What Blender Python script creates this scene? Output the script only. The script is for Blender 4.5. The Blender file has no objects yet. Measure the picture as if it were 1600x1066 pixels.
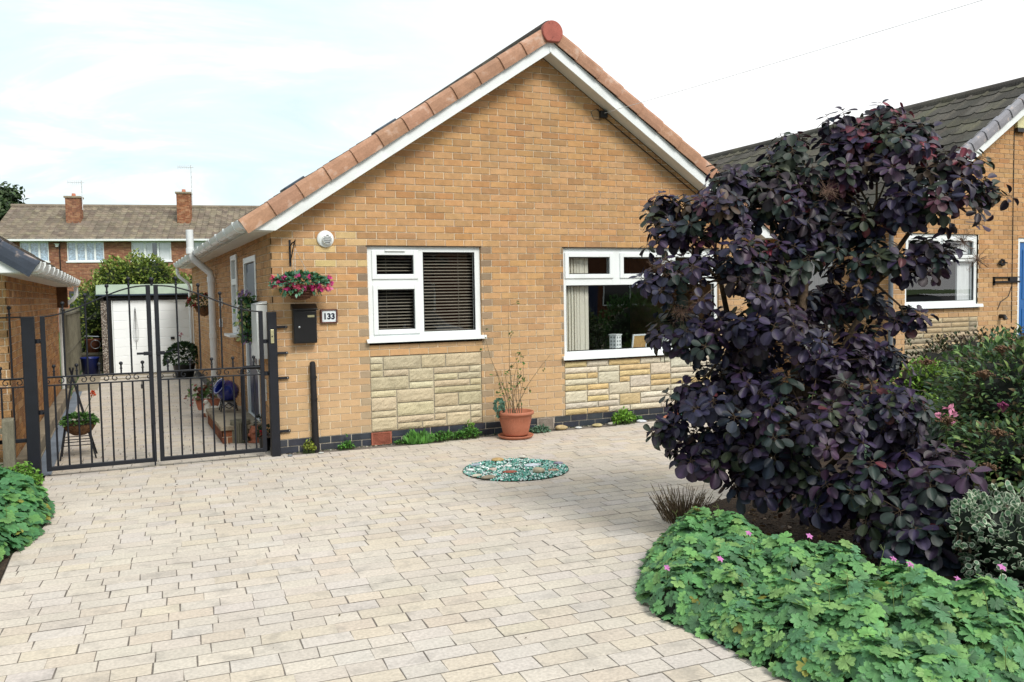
import bpy, math, random
import numpy as np
from math import radians, sin, cos, pi
from mathutils import Vector, Matrix
random.seed(7); RNG = np.random.default_rng(7)
SC = bpy.context.scene
COL = SC.collection

# ------------------------------------------------------------------ colour
def lin(h, k=1.0):
    h = h.lstrip('#'); o = []
    for i in (0, 2, 4):
        c = int(h[i:i+2], 16)/255
        o.append((c/12.92 if c <= .04045 else ((c+.055)/1.055)**2.4)*k)
    return tuple(o)

# ------------------------------------------------------------------ materials
MATS = {}
def material(name, color=(.5, .5, .5), rough=.6, spec=.4, metal=0.0, attr=False, nscale=8.0, namt=.25, fine=90.0, famt=.15,
             bump=.0, bscale=60.0, bdist=.004, sheen=0, transl=0.0, dirt=None, dirtz=None, coat=0.0, streak=None, stretch=None):
    m = bpy.data.materials.new(name); m.use_nodes = True
    nt = m.node_tree; N = nt.nodes; L = nt.links; N.clear()
    out = N.new('ShaderNodeOutputMaterial'); b = N.new('ShaderNodeBsdfPrincipled')
    b.inputs['Roughness'].default_value = rough; b.inputs['Specular IOR Level'].default_value = spec
    b.inputs['Metallic'].default_value = metal; b.inputs['Coat Weight'].default_value = coat
    tc = N.new('ShaderNodeTexCoord'); co = tc.outputs['Object']
    if stretch:
        mp = N.new('ShaderNodeMapping'); mp.inputs['Scale'].default_value = stretch; L.new(co, mp.inputs['Vector']); co = mp.outputs[0]
    if attr:
        a = N.new('ShaderNodeAttribute'); a.attribute_name = 'tint'; c = a.outputs['Color']
    else:
        a = N.new('ShaderNodeRGB'); a.outputs[0].default_value = (*color, 1); c = a.outputs[0]
    def noise(s, d=4):
        n = N.new('ShaderNodeTexNoise'); n.inputs['Scale'].default_value = s; n.inputs['Detail'].default_value = d; L.new(co, n.inputs['Vector']); return n
    def mul(c, fac, lo, hi):
        r = N.new('ShaderNodeMapRange'); L.new(fac, r.inputs[0]); r.inputs[1].default_value = .3; r.inputs[2].default_value = .7
        r.inputs[3].default_value = lo; r.inputs[4].default_value = hi
        v = N.new('ShaderNodeVectorMath'); v.operation = 'SCALE'; L.new(c, v.inputs[0]); L.new(r.outputs[0], v.inputs['Scale']); return v.outputs[0]
    if namt: c = mul(c, noise(nscale).outputs[0], 1-namt, 1+namt)
    if famt: c = mul(c, noise(fine, 2).outputs[0], 1-famt, 1+famt)
    if dirt:      # (colour, noise scale, low, high, amount)
        n = noise(dirt[1], 5); r = N.new('ShaderNodeMapRange'); L.new(n.outputs[0], r.inputs[0])
        r.inputs[1].default_value = dirt[2]; r.inputs[2].default_value = dirt[3]; r.inputs[3].default_value = 0; r.inputs[4].default_value = dirt[4]
        x = N.new('ShaderNodeMix'); x.data_type = 'RGBA'; L.new(r.outputs[0], x.inputs[0]); L.new(c, x.inputs[6]); x.inputs[7].default_value = (*dirt[0], 1); c = x.outputs[2]
    if dirtz:     # (colour, z where full, z where none, amount)
        sx = N.new('ShaderNodeSeparateXYZ'); L.new(tc.outputs['Object'], sx.inputs[0])
        n = noise(1.3, 4); ad = N.new('ShaderNodeMath'); ad.operation = 'MULTIPLY_ADD'; L.new(n.outputs[0], ad.inputs[0]); ad.inputs[1].default_value = dirtz[4] if len(dirtz) > 4 else .6; L.new(sx.outputs[2], ad.inputs[2])
        r = N.new('ShaderNodeMapRange'); L.new(ad.outputs[0], r.inputs[0]); r.inputs[1].default_value = dirtz[1]; r.inputs[2].default_value = dirtz[2]
        r.inputs[3].default_value = dirtz[3]; r.inputs[4].default_value = 0
        x = N.new('ShaderNodeMix'); x.data_type = 'RGBA'; L.new(r.outputs[0], x.inputs[0]); L.new(c, x.inputs[6]); x.inputs[7].default_value = (*dirtz[0], 1); c = x.outputs[2]
    L.new(c, b.inputs['Base Color'])
    if bump:
        n = noise(bscale, 5); bp = N.new('ShaderNodeBump'); bp.inputs['Strength'].default_value = bump; bp.inputs['Distance'].default_value = bdist
        L.new(n.outputs[0], bp.inputs['Height']); L.new(bp.outputs[0], b.inputs['Normal'])
    sh = b.outputs[0]
    if transl:
        t = N.new('ShaderNodeBsdfTranslucent'); L.new(c, t.inputs[0]); x = N.new('ShaderNodeMixShader'); x.inputs[0].default_value = transl
        L.new(sh, x.inputs[1]); L.new(t.outputs[0], x.inputs[2]); sh = x.outputs[0]
    L.new(sh, out.inputs[0]); MATS[name] = m; return m

def glass_material(name, tint=(.97, .99, .99), base=.0):
    m = bpy.data.materials.new(name); m.use_nodes = True; nt = m.node_tree; N = nt.nodes; L = nt.links; N.clear()
    out = N.new('ShaderNodeOutputMaterial'); g = N.new('ShaderNodeBsdfGlossy'); g.inputs['Roughness'].default_value = .0
    g.inputs['Color'].default_value = (1, 1, 1, 1)
    t = N.new('ShaderNodeBsdfTransparent'); t.inputs[0].default_value = (*tint, 1)
    ge = N.new('ShaderNodeNewGeometry'); dt = N.new('ShaderNodeVectorMath'); dt.operation = 'DOT_PRODUCT'; L.new(ge.outputs['Incoming'], dt.inputs[0]); L.new(ge.outputs['Normal'], dt.inputs[1])
    ab = N.new('ShaderNodeMath'); ab.operation = 'ABSOLUTE'; L.new(dt.outputs['Value'], ab.inputs[0]); om = N.new('ShaderNodeMath'); om.operation = 'SUBTRACT'; om.inputs[0].default_value = 1; L.new(ab.outputs[0], om.inputs[1])
    pw = N.new('ShaderNodeMath'); pw.operation = 'POWER'; pw.inputs[1].default_value = 5; L.new(om.outputs[0], pw.inputs[0])
    a = N.new('ShaderNodeMath'); a.operation = 'MULTIPLY_ADD'; a.inputs[1].default_value = .85; a.inputs[2].default_value = base+.12; a.use_clamp = True; L.new(pw.outputs[0], a.inputs[0])
    # slight waviness of old double glazing
    tc = N.new('ShaderNodeTexCoord'); n = N.new('ShaderNodeTexNoise'); n.inputs['Scale'].default_value = 1.6; L.new(tc.outputs['Object'], n.inputs['Vector'])
    bp = N.new('ShaderNodeBump'); bp.inputs['Strength'].default_value = .04; bp.inputs['Distance'].default_value = .01; L.new(n.outputs[0], bp.inputs['Height']); L.new(bp.outputs[0], g.inputs['Normal'])
    x = N.new('ShaderNodeMixShader'); L.new(a.outputs[0], x.inputs[0]); L.new(t.outputs[0], x.inputs[1]); L.new(g.outputs[0], x.inputs[2]); L.new(x.outputs[0], out.inputs[0])
    MATS[name] = m; return m

material('brick', attr=True, rough=.9, spec=.2, nscale=14, namt=.12, fine=130, famt=.22, bump=.5, bscale=170, bdist=.003, dirt=(lin('#a58a6a', .7), 1.7, .55, .72, .4),
         dirtz=(lin('#dcc8a4', .82), .7, 2.6, .42, 1.2))
material('brick_plain', attr=True, rough=.9, spec=.2, nscale=9, namt=.2, fine=110, famt=.22, bump=.5, bscale=170, bdist=.003)
material('blue_brick', attr=True, rough=.45, spec=.5, nscale=9, namt=.3, fine=60, famt=.15, bump=.2, bscale=90, bdist=.002)
material('stone', attr=True, rough=.95, spec=.15, nscale=10, namt=.10, fine=110, famt=.24, bump=.6, bscale=70, bdist=.006)
material('upvc', lin('#eef3f4', .88), rough=.32, spec=.5, namt=.03, nscale=3, famt=.03, dirt=(lin('#b9bab2', .75), 2.3, .56, .8, .35))
material('soffit', lin('#e6e6df', .8), rough=.45, namt=.06, nscale=4, famt=.03)
material('paving', attr=True, rough=.85, spec=.2, nscale=1.6, namt=.06, fine=60, famt=.13, bump=.55, bscale=38, bdist=.006,
         dirt=(lin('#8f8a84', .8), 6.5, .54, .72, .42))
material('grout', lin('#8a8178', .6), rough=.95, namt=.3, nscale=6, famt=.3, fine=120)
material('soil', lin('#4a3a2c', .55), rough=1, namt=.5, nscale=10, fine=80, famt=.5, bump=1, bscale=40, bdist=.03)
material('grass_ground', lin('#5c7a35', .5), rough=1, namt=.5, nscale=1.2, fine=30, famt=.4, bump=1, bscale=30, bdist=.03)
material('asphalt', lin('#5b5b5d', .55), rough=.9, namt=.2, nscale=2, fine=140, famt=.3, bump=.6, bscale=120, bdist=.006)
material('iron', lin('#191d28', .6), rough=.5, spec=.4, namt=.2, nscale=12, famt=.15, bump=.15, bscale=80, bdist=.002)
material('black_plastic', lin('#17171a', .8), rough=.35, spec=.5, namt=.15, famt=.1)
material('black_mat', lin('#1e1c1e', .8), rough=.8, namt=.3, famt=.2, bump=.4, bscale=30)
material('terracotta', lin('#bd775c', .76), rough=.75, namt=.12, nscale=7, fine=70, famt=.08, bump=.2, bscale=60, dirt=(lin('#d6a58f', .7), 5, .55, .75, .35))
material('verge', attr=True, rough=.8, namt=.14, nscale=9, fine=70, famt=.1, bump=.3, bscale=60, dirt=(lin('#e0c8b8', .75), 9, .58, .7, .55))
material('ridge_red', lin('#b9695c', .72), rough=.8, namt=.12, nscale=10, famt=.12, bump=.3, bscale=50, dirt=(lin('#8f5148', .6), 30, .6, .66, .8))
material('roof_tile', attr=True, rough=.95, spec=.15, nscale=2.5, namt=.2, fine=60, famt=.3, bump=.6, bscale=50, bdist=.01, dirt=(lin('#8f8c6c', .6), 1.6, .56, .75, .4))
material('slate_vent', lin('#3c4b5c', .8), rough=.4, namt=.1)
material('lead', lin('#8b929b', .6), rough=.6, namt=.2)
material('leaf', attr=True, rough=.5, spec=.35, nscale=20, namt=.16, fine=120, famt=.10, transl=.22)
material('leaf_smoke', attr=True, rough=.5, spec=.36, nscale=14, namt=.22, fine=160, famt=.12, transl=.05, bump=.25, bscale=45, bdist=.004)
material('petal', attr=True, rough=.6, spec=.2, namt=.1, famt=.05, transl=.25)
material('bark', lin('#6d5a48', .55), rough=.95, namt=.35, nscale=14, fine=70, famt=.3, bump=.9, bscale=45, bdist=.008)
material('twig', lin('#8b7a5e', .6), rough=.9, namt=.3, nscale=10)
material('wood_grey', lin('#97927e', .5), rough=.9, namt=.25, nscale=6, fine=60, famt=.25, bump=.7, bscale=30, stretch=(8, 8, 1))
material('wood_brown', lin('#7a5638', .6), rough=.8, namt=.3, nscale=12, famt=.2, bump=.4, bscale=40)
material('concrete', lin('#b5a790', .6), rough=.95, namt=.2, nscale=4, fine=90, famt=.2, bump=.6, bscale=50, dirt=(lin('#6f6353', .6), 3, .52, .7, .6))
material('concrete_blue', lin('#8f9bab', .6), rough=.7, namt=.2, nscale=3, fine=80, famt=.15, bump=.3)
material('pebbledash', attr=True, rough=.9, namt=.1, famt=.1)
material('garage_white', lin('#f6fafc', .97), rough=.4, namt=.04, nscale=2, famt=.02)
material('roof_green', lin('#a9b9a6', .7), rough=.7, namt=.12, nscale=4)
material('blue_glaze', lin('#24318a', .7), rough=.12, spec=.7, namt=.15, nscale=9, famt=.0, coat=.6)
material('blue_plastic', lin('#26357d', .7), rough=.35, namt=.1)
material('pebble', attr=True, rough=.7, spec=.3, nscale=25, namt=.25, fine=120, famt=.15, bump=.2)
material('glass_chip', attr=True, rough=.15, spec=.6, nscale=30, namt=.2)
material('wicker', lin('#6b4433', .6), rough=.8, namt=.35, nscale=30, famt=.3, bump=.7, bscale=90)
material('coir', lin('#8a6647', .55), rough=1, namt=.4, nscale=40, famt=.4, bump=1, bscale=90)
material('chain', lin('#cfd2d4', .8), rough=.4, metal=.3, namt=.1)
material('brass', lin('#cfc9a0', .8), rough=.35, metal=.5, namt=.1)
material('steel', lin('#c8ccd0', .8), rough=.3, metal=.7, namt=.1)
material('sign_white', lin('#e9f1f6', .85), rough=.25, coat=.4, namt=.02, famt=0)
material('ink', lin('#101634', .7), rough=.4, namt=0, famt=0)
material('frame_wood', lin('#6b3a2e', .6), rough=.5, namt=.3, nscale=20)
material('door_navy', lin('#26365e', .7), rough=.35, namt=.08)
material('door_blue', lin('#2f6fb5', .75), rough=.35, namt=.06)
material('blind_light', lin('#a39a8c', .72), rough=.45, namt=.1)
material('blind_slat', lin('#4a3a30', .6), rough=.5, namt=.15)
material('vertical_blind', lin('#f5f1e4', .92), transl=.35, rough=.8, namt=.06, stretch=(20, 20, 1))
material('curtain', lin('#e6e8ea', .8), rough=.9, namt=.12, nscale=8, stretch=(6, 6, .3))
material('patterned_net', lin('#b4cbe0', .8), rough=.9, namt=.45, nscale=9, famt=.3, fine=16)
material('interior', lin('#5a5048', .4), rough=.9, namt=.2, nscale=1.5)
material('interior_pale', lin('#a0a8ac', .6), rough=.9, namt=.1, nscale=1.5)
material('hardboard', lin('#c9a26b', .75), rough=.8, namt=.12)
material('car_paint', lin('#aeb4ba', .6), rough=.18, spec=.6, metal=.5, namt=.03, coat=1)
material('rubber', lin('#141414', .7), rough=.8)
material('yellow_box', lin('#e5dfae', .8), rough=.4, namt=.05)
material('ceramic_white', lin('#e8e4da', .8), rough=.25, coat=.4, namt=.12, nscale=30)
material('cable_black', lin('#222326', .7), rough=.6)
material('cable_pale', lin('#d5d8dc', .9), rough=.6)
glass_material('glass'); glass_material('glass_far', base=.02)
material('dark_glass', lin('#1b232b', .6), rough=.05, spec=.8)

# ------------------------------------------------------------------ mesh builder
def rotm(v, a):
    v = np.array(v, float); v /= np.linalg.norm(v); x, y, z = v; c, s = cos(a), sin(a); C = 1-c
    return np.array([[c+x*x*C, x*y*C-z*s, x*z*C+y*s], [y*x*C+z*s, c+y*y*C, y*z*C-x*s], [z*x*C-y*s, z*y*C+x*s, c+z*z*C]])
def frame_to(d, up=(0, 0, 1)):
    """3x3 whose Y axis is d (leaf length), Z near up (leaf normal)."""
    y = np.array(d, float); y /= np.linalg.norm(y); u = np.array(up, float)
    x = np.cross(y, u); n = np.linalg.norm(x)
    if n < 1e-5: x = np.cross(y, (1, 0, 0)); n = np.linalg.norm(x)
    x /= n; z = np.cross(x, y); return np.stack([x, y, z], 1)

OFFSET = [0., 0., 0.]
class MB:
    def __init__(s): s.V = []; s.F = []; s.M = []; s.T = []; s.S = []; s.n = 0
    def add(s, v, f, mat=0, tint=(.5, .5, .5), smooth=False):
        v = np.asarray(v, float); k = s.n
        s.V.append(v); t = np.asarray(tint, float)
        s.T.append(np.tile(t, (len(v), 1)) if t.ndim == 1 else t)
        s.F.extend([tuple(i+k for i in q) for q in f]); s.M.extend([mat]*len(f)); s.S.extend([smooth]*len(f)); s.n += len(v)
        return s
    def inst(s, tmpl, R, P, scale=1, mat=0, tint=(.5, .5, .5), smooth=True):
        v, f = tmpl; s.add((v*scale) @ R.T+np.asarray(P), f, mat, tint, smooth)
    def box(s, x0, x1, y0, y1, z0, z1, mat=0, tint=(.5, .5, .5)):
        v = [(x, y, z) for z in (z0, z1) for x, y in ((x0, y0), (x1, y0), (x1, y1), (x0, y1))]
        return s.add(v, [(3, 2, 1, 0), (4, 5, 6, 7), (0, 1, 5, 4), (1, 2, 6, 5), (2, 3, 7, 6), (3, 0, 4, 7)], mat, tint)
    def obox(s, c, R, hx, hy, hz, mat=0, tint=(.5, .5, .5)):
        v = np.array([(x, y, z) for z in (-hz, hz) for x, y in ((-hx, -hy), (hx, -hy), (hx, hy), (-hx, hy))]) @ np.asarray(R).T+np.array(c)
        return s.add(v, [(3, 2, 1, 0), (4, 5, 6, 7), (0, 1, 5, 4), (1, 2, 6, 5), (2, 3, 7, 6), (3, 0, 4, 7)], mat, tint)
    def tube(s, pts, r, n=8, mat=0, tint=(.5, .5, .5), caps=True, smooth=True):
        P = [np.array(p, float) for p in pts]; m = len(P)
        rr = [r]*m if np.isscalar(r) else list(r)
        d0 = P[1]-P[0]; u = np.cross(d0, (0, 0, 1)); 
        if np.linalg.norm(u) < 1e-6*max(1, np.linalg.norm(d0)): u = np.array((1., 0, 0))
        u /= np.linalg.norm(u); V = []
        for i in range(m):
            d = (P[min(i+1, m-1)]-P[max(i-1, 0)]); d = d/(np.linalg.norm(d)+1e-12)
            u = u-d*(u@d); u /= (np.linalg.norm(u)+1e-12); w = np.cross(d, u)
            for k in range(n):
                a = 2*pi*k/n; V.append(P[i]+rr[i]*(cos(a)*u+sin(a)*w))
        F = [(i*n+k, i*n+(k+1) % n, (i+1)*n+(k+1) % n, (i+1)*n+k) for i in range(m-1) for k in range(n)]
        s.add(V, F, mat, tint, smooth)
        if caps: 
            s.add(V[:n], [tuple(range(n))[::-1]], mat, tint); s.add(V[-n:], [tuple(range(n))], mat, tint)
        return s
    def lathe(s, prof, c=(0, 0, 0), n=24, mat=0, tint=(.5, .5, .5), R=None, smooth=True):
        V = []
        for r, z in prof:
            for k in range(n):
                a = 2*pi*k/n; V.append((r*cos(a), r*sin(a), z))
        V = np.array(V)
        if R is not None: V = V @ np.asarray(R).T
        V = V+np.array(c); m = len(prof)
        F = [(i*n+k, i*n+(k+1) % n, (i+1)*n+(k+1) % n, (i+1)*n+k) for i in range(m-1) for k in range(n)]
        return s.add(V, F, mat, tint, smooth)
    def ball(s, c, r, mat=0, tint=(.5, .5, .5), n=10, sq=(1, 1, 1)):
        v, f = sphere_t(n, max(4, n//2)); return s.add(v*np.array(sq)*r+np.array(c), f, mat, tint, True)
    def poly(s, pts, mat=0, tint=(.5, .5, .5)): return s.add(pts, [tuple(range(len(pts)))], mat, tint)
    def extr(s, pts, d, mat=0, tint=(.5, .5, .5)):
        """closed polygon pts (3D) extruded by vector d"""
        P = np.array(pts, float); n = len(P); V = np.concatenate([P, P+np.array(d)])
        F = [tuple(range(n))[::-1], tuple(range(n, 2*n))]+[(i, (i+1) % n, n+(i+1) % n, n+i) for i in range(n)]
        return s.add(V, F, mat, tint)
    def build(s, name, mats, parent=None, bevel=0, label=None, origin=None, solid=0):
        V = np.concatenate(s.V)+np.array(OFFSET); T = np.concatenate(s.T)
        if origin is not None: V = V-np.array(origin)
        me = bpy.data.meshes.new(name); me.from_pydata(V.tolist(), [], s.F)
        if isinstance(mats, str): mats = [mats]
        for q in mats: me.materials.append(MATS[q])
        me.polygons.foreach_set('material_index', s.M); me.polygons.foreach_set('use_smooth', s.S)
        a = me.color_attributes.new('tint', 'FLOAT_COLOR', 'POINT')
        a.data.foreach_set('color', np.concatenate([T, np.ones((len(T), 1))], 1).ravel().astype(np.float32))
        me.update(); o = bpy.data.objects.new(name, me); COL.objects.link(o)
        if parent: o.parent = parent
        if origin is not None: o.location = origin
        if bevel:
            b = o.modifiers.new('bevel', 'BEVEL'); b.width = bevel; b.segments = 2; b.limit_method = 'ANGLE'; b.angle_limit = radians(40)
        if label: o['label'] = label
        return o
_sp = {}
def sphere_t(n, m):
    if (n, m) in _sp: return _sp[(n, m)]
    V = [(0, 0, -1)]
    for j in range(1, m):
        t = pi*j/m
        for k in range(n): V.append((sin(t)*cos(2*pi*k/n), sin(t)*sin(2*pi*k/n), -cos(t)))
    V.append((0, 0, 1)); F = []
    for k in range(n): F.append((0, 1+(k+1) % n, 1+k))
    for j in range(m-2):
        for k in range(n): a = 1+j*n; F.append((a+k, a+(k+1) % n, a+n+(k+1) % n, a+n+k))
    e = len(V)-1; a = 1+(m-2)*n
    for k in range(n): F.append((a+k, a+(k+1) % n, e))
    _sp[(n, m)] = (np.array(V), F); return _sp[(n, m)]

def tag(o, label=None, cat=None, group=None, kind=None):
    if label: o['label'] = label
    if cat: o['category'] = cat
    if group: o['group'] = group
    if kind: o['kind'] = kind
    return o
def thing(name, label, cat, group=None, loc=(0, 0, 0)):
    o = bpy.data.objects.new(name, None); COL.objects.link(o); o.location = loc; o.empty_display_size = .1
    return tag(o, label, cat, group)
def place(o, root):
    """parent a mesh built in world coordinates under an Empty that stands elsewhere"""
    o.parent = root; o.matrix_parent_inverse = Matrix.Translation(root.location).inverted(); return o
class Thing:
    """an Empty at the base; parts are built in world coordinates"""
    def __init__(s, name, label, cat, group=None, loc=(0, 0, 0)): s.o = thing(name, label, cat, group, loc)
    def part(s, mb, name, mats, bevel=0, label=None, under=None):
        o = mb.build(name, mats, bevel=bevel, label=label)
        if under is None: place(o, s.o)
        else:
            o.parent = under; o.matrix_parent_inverse = Matrix.Identity(4)
        return o
def jit(c, a): 
    k = 1+random.uniform(-a, a); return tuple(max(0, x*k*(1+random.uniform(-a, a)*.3)) for x in c)

# ------------------------------------------------------------------ polygon clipping
def clip(poly, a, b, c):
    """keep a*x+b*y<=c"""
    out = []; n = len(poly)
    for i in range(n):
        p, q = poly[i], poly[(i+1) % n]; dp = a*p[0]+b*p[1]-c; dq = a*q[0]+b*q[1]-c
        if dp <= 0: out.append(p)
        if dp*dq < 0: t = dp/(dp-dq); out.append((p[0]+t*(q[0]-p[0]), p[1]+t*(q[1]-p[1])))
    return out
def sub_rect(rects, h):
    out = []
    for (a, b, c, d) in rects:
        if h[0] >= b or h[1] <= a or h[2] >= d or h[3] <= c: out.append((a, b, c, d)); continue
        if a < h[0]: out.append((a, h[0], c, d))
        if b > h[1]: out.append((h[1], b, c, d))
        m0, m1 = max(a, h[0]), min(b, h[1])
        if c < h[2]: out.append((m0, m1, c, h[2]))
        if d > h[3]: out.append((m0, m1, h[3], d))
    return out
GOLD = [lin('#cfa473', .80), lin('#cf9f69', .80), lin('#d2a777', .80), lin('#c99764', .78), lin('#c18a58', .76), lin('#c39a6c', .76), lin('#cfa67a', .80), lin('#b78c62', .72), lin('#cfa06c', .80)]
_ga = [sum(g[i] for g in GOLD)/len(GOLD) for i in range(3)]; _gl = sum(_ga)/3; GOLD = [tuple((.58*g[i]+.42*_ga[i])*.95+.05*_gl for i in range(3)) for g in GOLD]
RED = [lin('#a86a4c', .6), lin('#9c6047', .6), lin('#b07553', .6), lin('#8f5a45', .58)]
MORT = lin('#e8dac2', .92); PALEM = lin('#cfc6b6', .78)
def brick_wall(mb, o, u, n, W, z0, nc, holes=(), lines=(), pal=GOLD, mort=MORT, off=0.0, H=.075, Lb=.225, depth=.008, colfn=None, mi=0, mj=0, blue=0):
    """o origin, u direction along the wall, n outward normal; nc courses; lines: half planes (a,b,c) in (s,z)"""
    o = np.array(o, float); u = np.array(u, float); n = np.array(n, float)
    def P(s, z, d=0): return o+u*s+np.array((0, 0, z))-n*d
    flip = np.dot(np.cross(u, (0, 0, 1)), n) < 0
    def face(pl, d, mat, tint):
        pts = [P(a, b, d) for a, b in (pl[::-1] if flip else pl)]
        mb.poly(pts, mat, tint)
    def put(r, tint, mat):
        pl = [(r[0], r[2]), (r[1], r[2]), (r[1], r[3]), (r[0], r[3])]
        for l in lines:
            pl = clip(pl, *l)
            if len(pl) < 3: return
        if flip: pl = pl[::-1]
        k = len(pl); V = [P(a, b, 0) for a, b in pl]+[P(a, b, depth) for a, b in pl]
        mb.add(V, [tuple(range(k))]+[(i, k+i, k+(i+1) % k, (i+1) % k) for i in range(k)], mat, tint)
    for c in range(nc):
        za = z0+c*H; zb = za+H
        cells = [(0, W, za, zb)]
        for h in holes: cells = sub_rect(cells, h)
        for r in cells:
            pl = [(r[0], r[2]), (r[1], r[2]), (r[1], r[3]), (r[0], r[3])]
            for l in lines:
                pl = clip(pl, *l)
                if len(pl) < 3: break
            if len(pl) >= 3: face(pl, depth, mj, PALEM if c < blue else jit(mort, .08))
        s = -Lb+off+(Lb/2 if c % 2 else 0)
        while s < W:
            a, b = max(s+.005, 0), min(s+Lb-.005, W); g = .005+random.uniform(-.001, .001)
            if b-a > .02:
                rs = [(a, b, za+g, zb-g)]
                for h in holes: rs = sub_rect(rs, h)
                for r in rs:
                    if r[1]-r[0] < .012 or r[3]-r[2] < .01: continue
                    if c < blue: t, mt = jit(lin('#3d434e', .6), .25), mi+1
                    else:
                        t = colfn((r[0]+r[1])/2, (r[2]+r[3])/2, c, r[1]-r[0]) if colfn else None
                        t = jit(t if t else random.choice(pal), .075); mt = mi
                    put(r, t, mt)
            s += Lb

def stone_panel(mb, X0, X1, Y, z0, z1, pal, uw=.146, uh=.075, big=True):
    nx = round((X1-X0)/uw); nz = round((z1-z0)/uh); uw = (X1-X0)/nx; uh = (z1-z0)/nz
    used = set()
    opts = [(1, 1), (2, 1), (2, 1), (3, 1), (2, 2), (2, 2), (3, 2), (4, 1), (3, 2)] if big else [(2, 1), (3, 1), (2, 1), (3, 1), (2, 2), (2, 1)]
    for j in range(nz):
        for i in range(nx):
            if (i, j) in used: continue
            random.shuffle(opts)
            for w, h in opts+[(1, 1)]:
                if i+w <= nx and j+h <= nz and all((a, b) not in used for a in range(i, i+w) for b in range(j, j+h)): break
            for a in range(i, i+w):
                for b in range(j, j+h): used.add((a, b))
            x0 = X0+i*uw+.006; x1 = X0+(i+w)*uw-.006; a0 = z0+j*uh+.005; a1 = z0+(j+h)*uh-.005
            t = jit(random.choice(pal), .1)
            nu, nv = max(3, int((x1-x0)/.03)), max(3, int((a1-a0)/.022)); V = []; F = []
            for q in range(nv+1):
                for p in range(nu+1):
                    e = min(p, nu-p, q, nv-q); d = 0 if e == 0 else random.uniform(.006, .013)
                    V.append((x0+(x1-x0)*p/nu+(random.uniform(-.004, .004) if e else 0), Y-d, a0+(a1-a0)*q/nv+(random.uniform(-.003, .003) if e else 0)))
            for q in range(nv):
                for p in range(nu): k = q*(nu+1)+p; F.append((k, k+1, k+nu+2, k+nu+1))
            mb.add(V, F, 0, t)
            mb.poly([(x0, Y, a0), (x0, Y+.012, a0), (x1, Y+.012, a0), (x1, Y, a0)], 0, t)
    mb.poly([(X0, Y+.01, z0), (X1, Y+.01, z0), (X1, Y+.01, z1), (X0, Y+.01, z1)], 1, lin('#cabfaa', .72))

# ------------------------------------------------------------------ roofs, verges, gutters
def roof_slope(mb, eave, up, along, L, W, pal, tl=.345, tw=.3, prof=.025, mat=0, roll=True, tj=.08):
    """interlocking concrete tiles: eave corner, unit vector up the slope, unit vector along the eaves; L up, W along"""
    e = np.array(eave, float); up = np.array(up, float); al = np.array(along, float); n = np.cross(al, up); n /= np.linalg.norm(n)
    if n[2] < 0: n = -n
    rows = int(math.ceil(L/tl)); cols = int(math.ceil(W/tw)); sp = (0, .12, .3, .5, .62, .8)
    prf = (.2, 1, .2, 0, 0, .1) if roll else (0, .15, .0, .9, .3, .0)
    for r in range(rows):
        a = r*tl; b = min((r+1)*tl+.02, L); lift = .018
        V = []; F = []; T = []; k = 0
        for c in range(cols):
            t = jit(random.choice(pal), tj)
            for i, q in enumerate(sp):
                s = min((c+q)*tw, W); h = prf[i]*prof
                V += [e+al*s+up*a+n*(h+lift), e+al*s+up*b+n*(h+.003), e+al*s+up*a+n*(h-.008)]; T += [t, t, t]
        V.append(e+al*W+up*a+n*lift); V.append(e+al*W+up*b); V.append(e+al*W+up*a-n*.008); T += [t, t, t]
        m = len(V)//3
        for i in range(m-1):
            F += [(3*i, 3*i+3, 3*i+4, 3*i+1), (3*i+2, 3*i+5, 3*i+3, 3*i)]
        mb.add(V, F, mat, np.array(T))
def verge_tile(mb, p, d, out, ln, h, tint, top=.09, flat=False):
    """cloaked verge tile: p lower outer bottom corner, d up-slope unit vector, out = outward (viewer side) vector"""
    d = np.array(d, float); o = np.array(out, float); up = np.cross(o, d); up = up if up[2] > 0 else -up; up /= np.linalg.norm(up)
    prof = [(0, 0), (.008, h*.3), (.008, h*.72), (-.004, h*.88), (-.03, h*.98), (-top, h*1.0), (-top, h*.86), (-.012, h*.8), (-.014, 0)]
    V = []; n = len(prof)
    for t, ex in ((0, 1.0), (.14, 1.0), (1, .82)):
        for a, b in prof: V.append(np.array(p)+d*ln*t+o*(a+.016*(ex-.82)/.18)+up*b*(1 if ex == 1 else .985))
    F = [(j*n+i, j*n+(i+1) % n, (j+1)*n+(i+1) % n, (j+1)*n+i) for j in range(2) for i in range(n)]+[tuple(range(n))[::-1], tuple(range(2*n, 3*n))]
    mb.add(V, F, 0, tint)
def gutter_run(mb, x, side, y0, y1, z, w=.125, h=.085, mat=0):
    """half-round/ogee gutter running along Y; x inner edge, side -1 opens away to -x"""
    pr = [(0, h), (0, .02), (.02, 0), (w*.6, 0), (w*.85, .02), (w*.93, .05), (w, h), (w-.008, h), (w*.86, .052), (w*.8, .03), (w*.55, .01), (.03, .012), (.01, .03), (.01, h)]
    pts = [(x+side*a, y0, z+b) for a, b in pr]; mb.extr(pts, (0, y1-y0, 0), mat)
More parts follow.
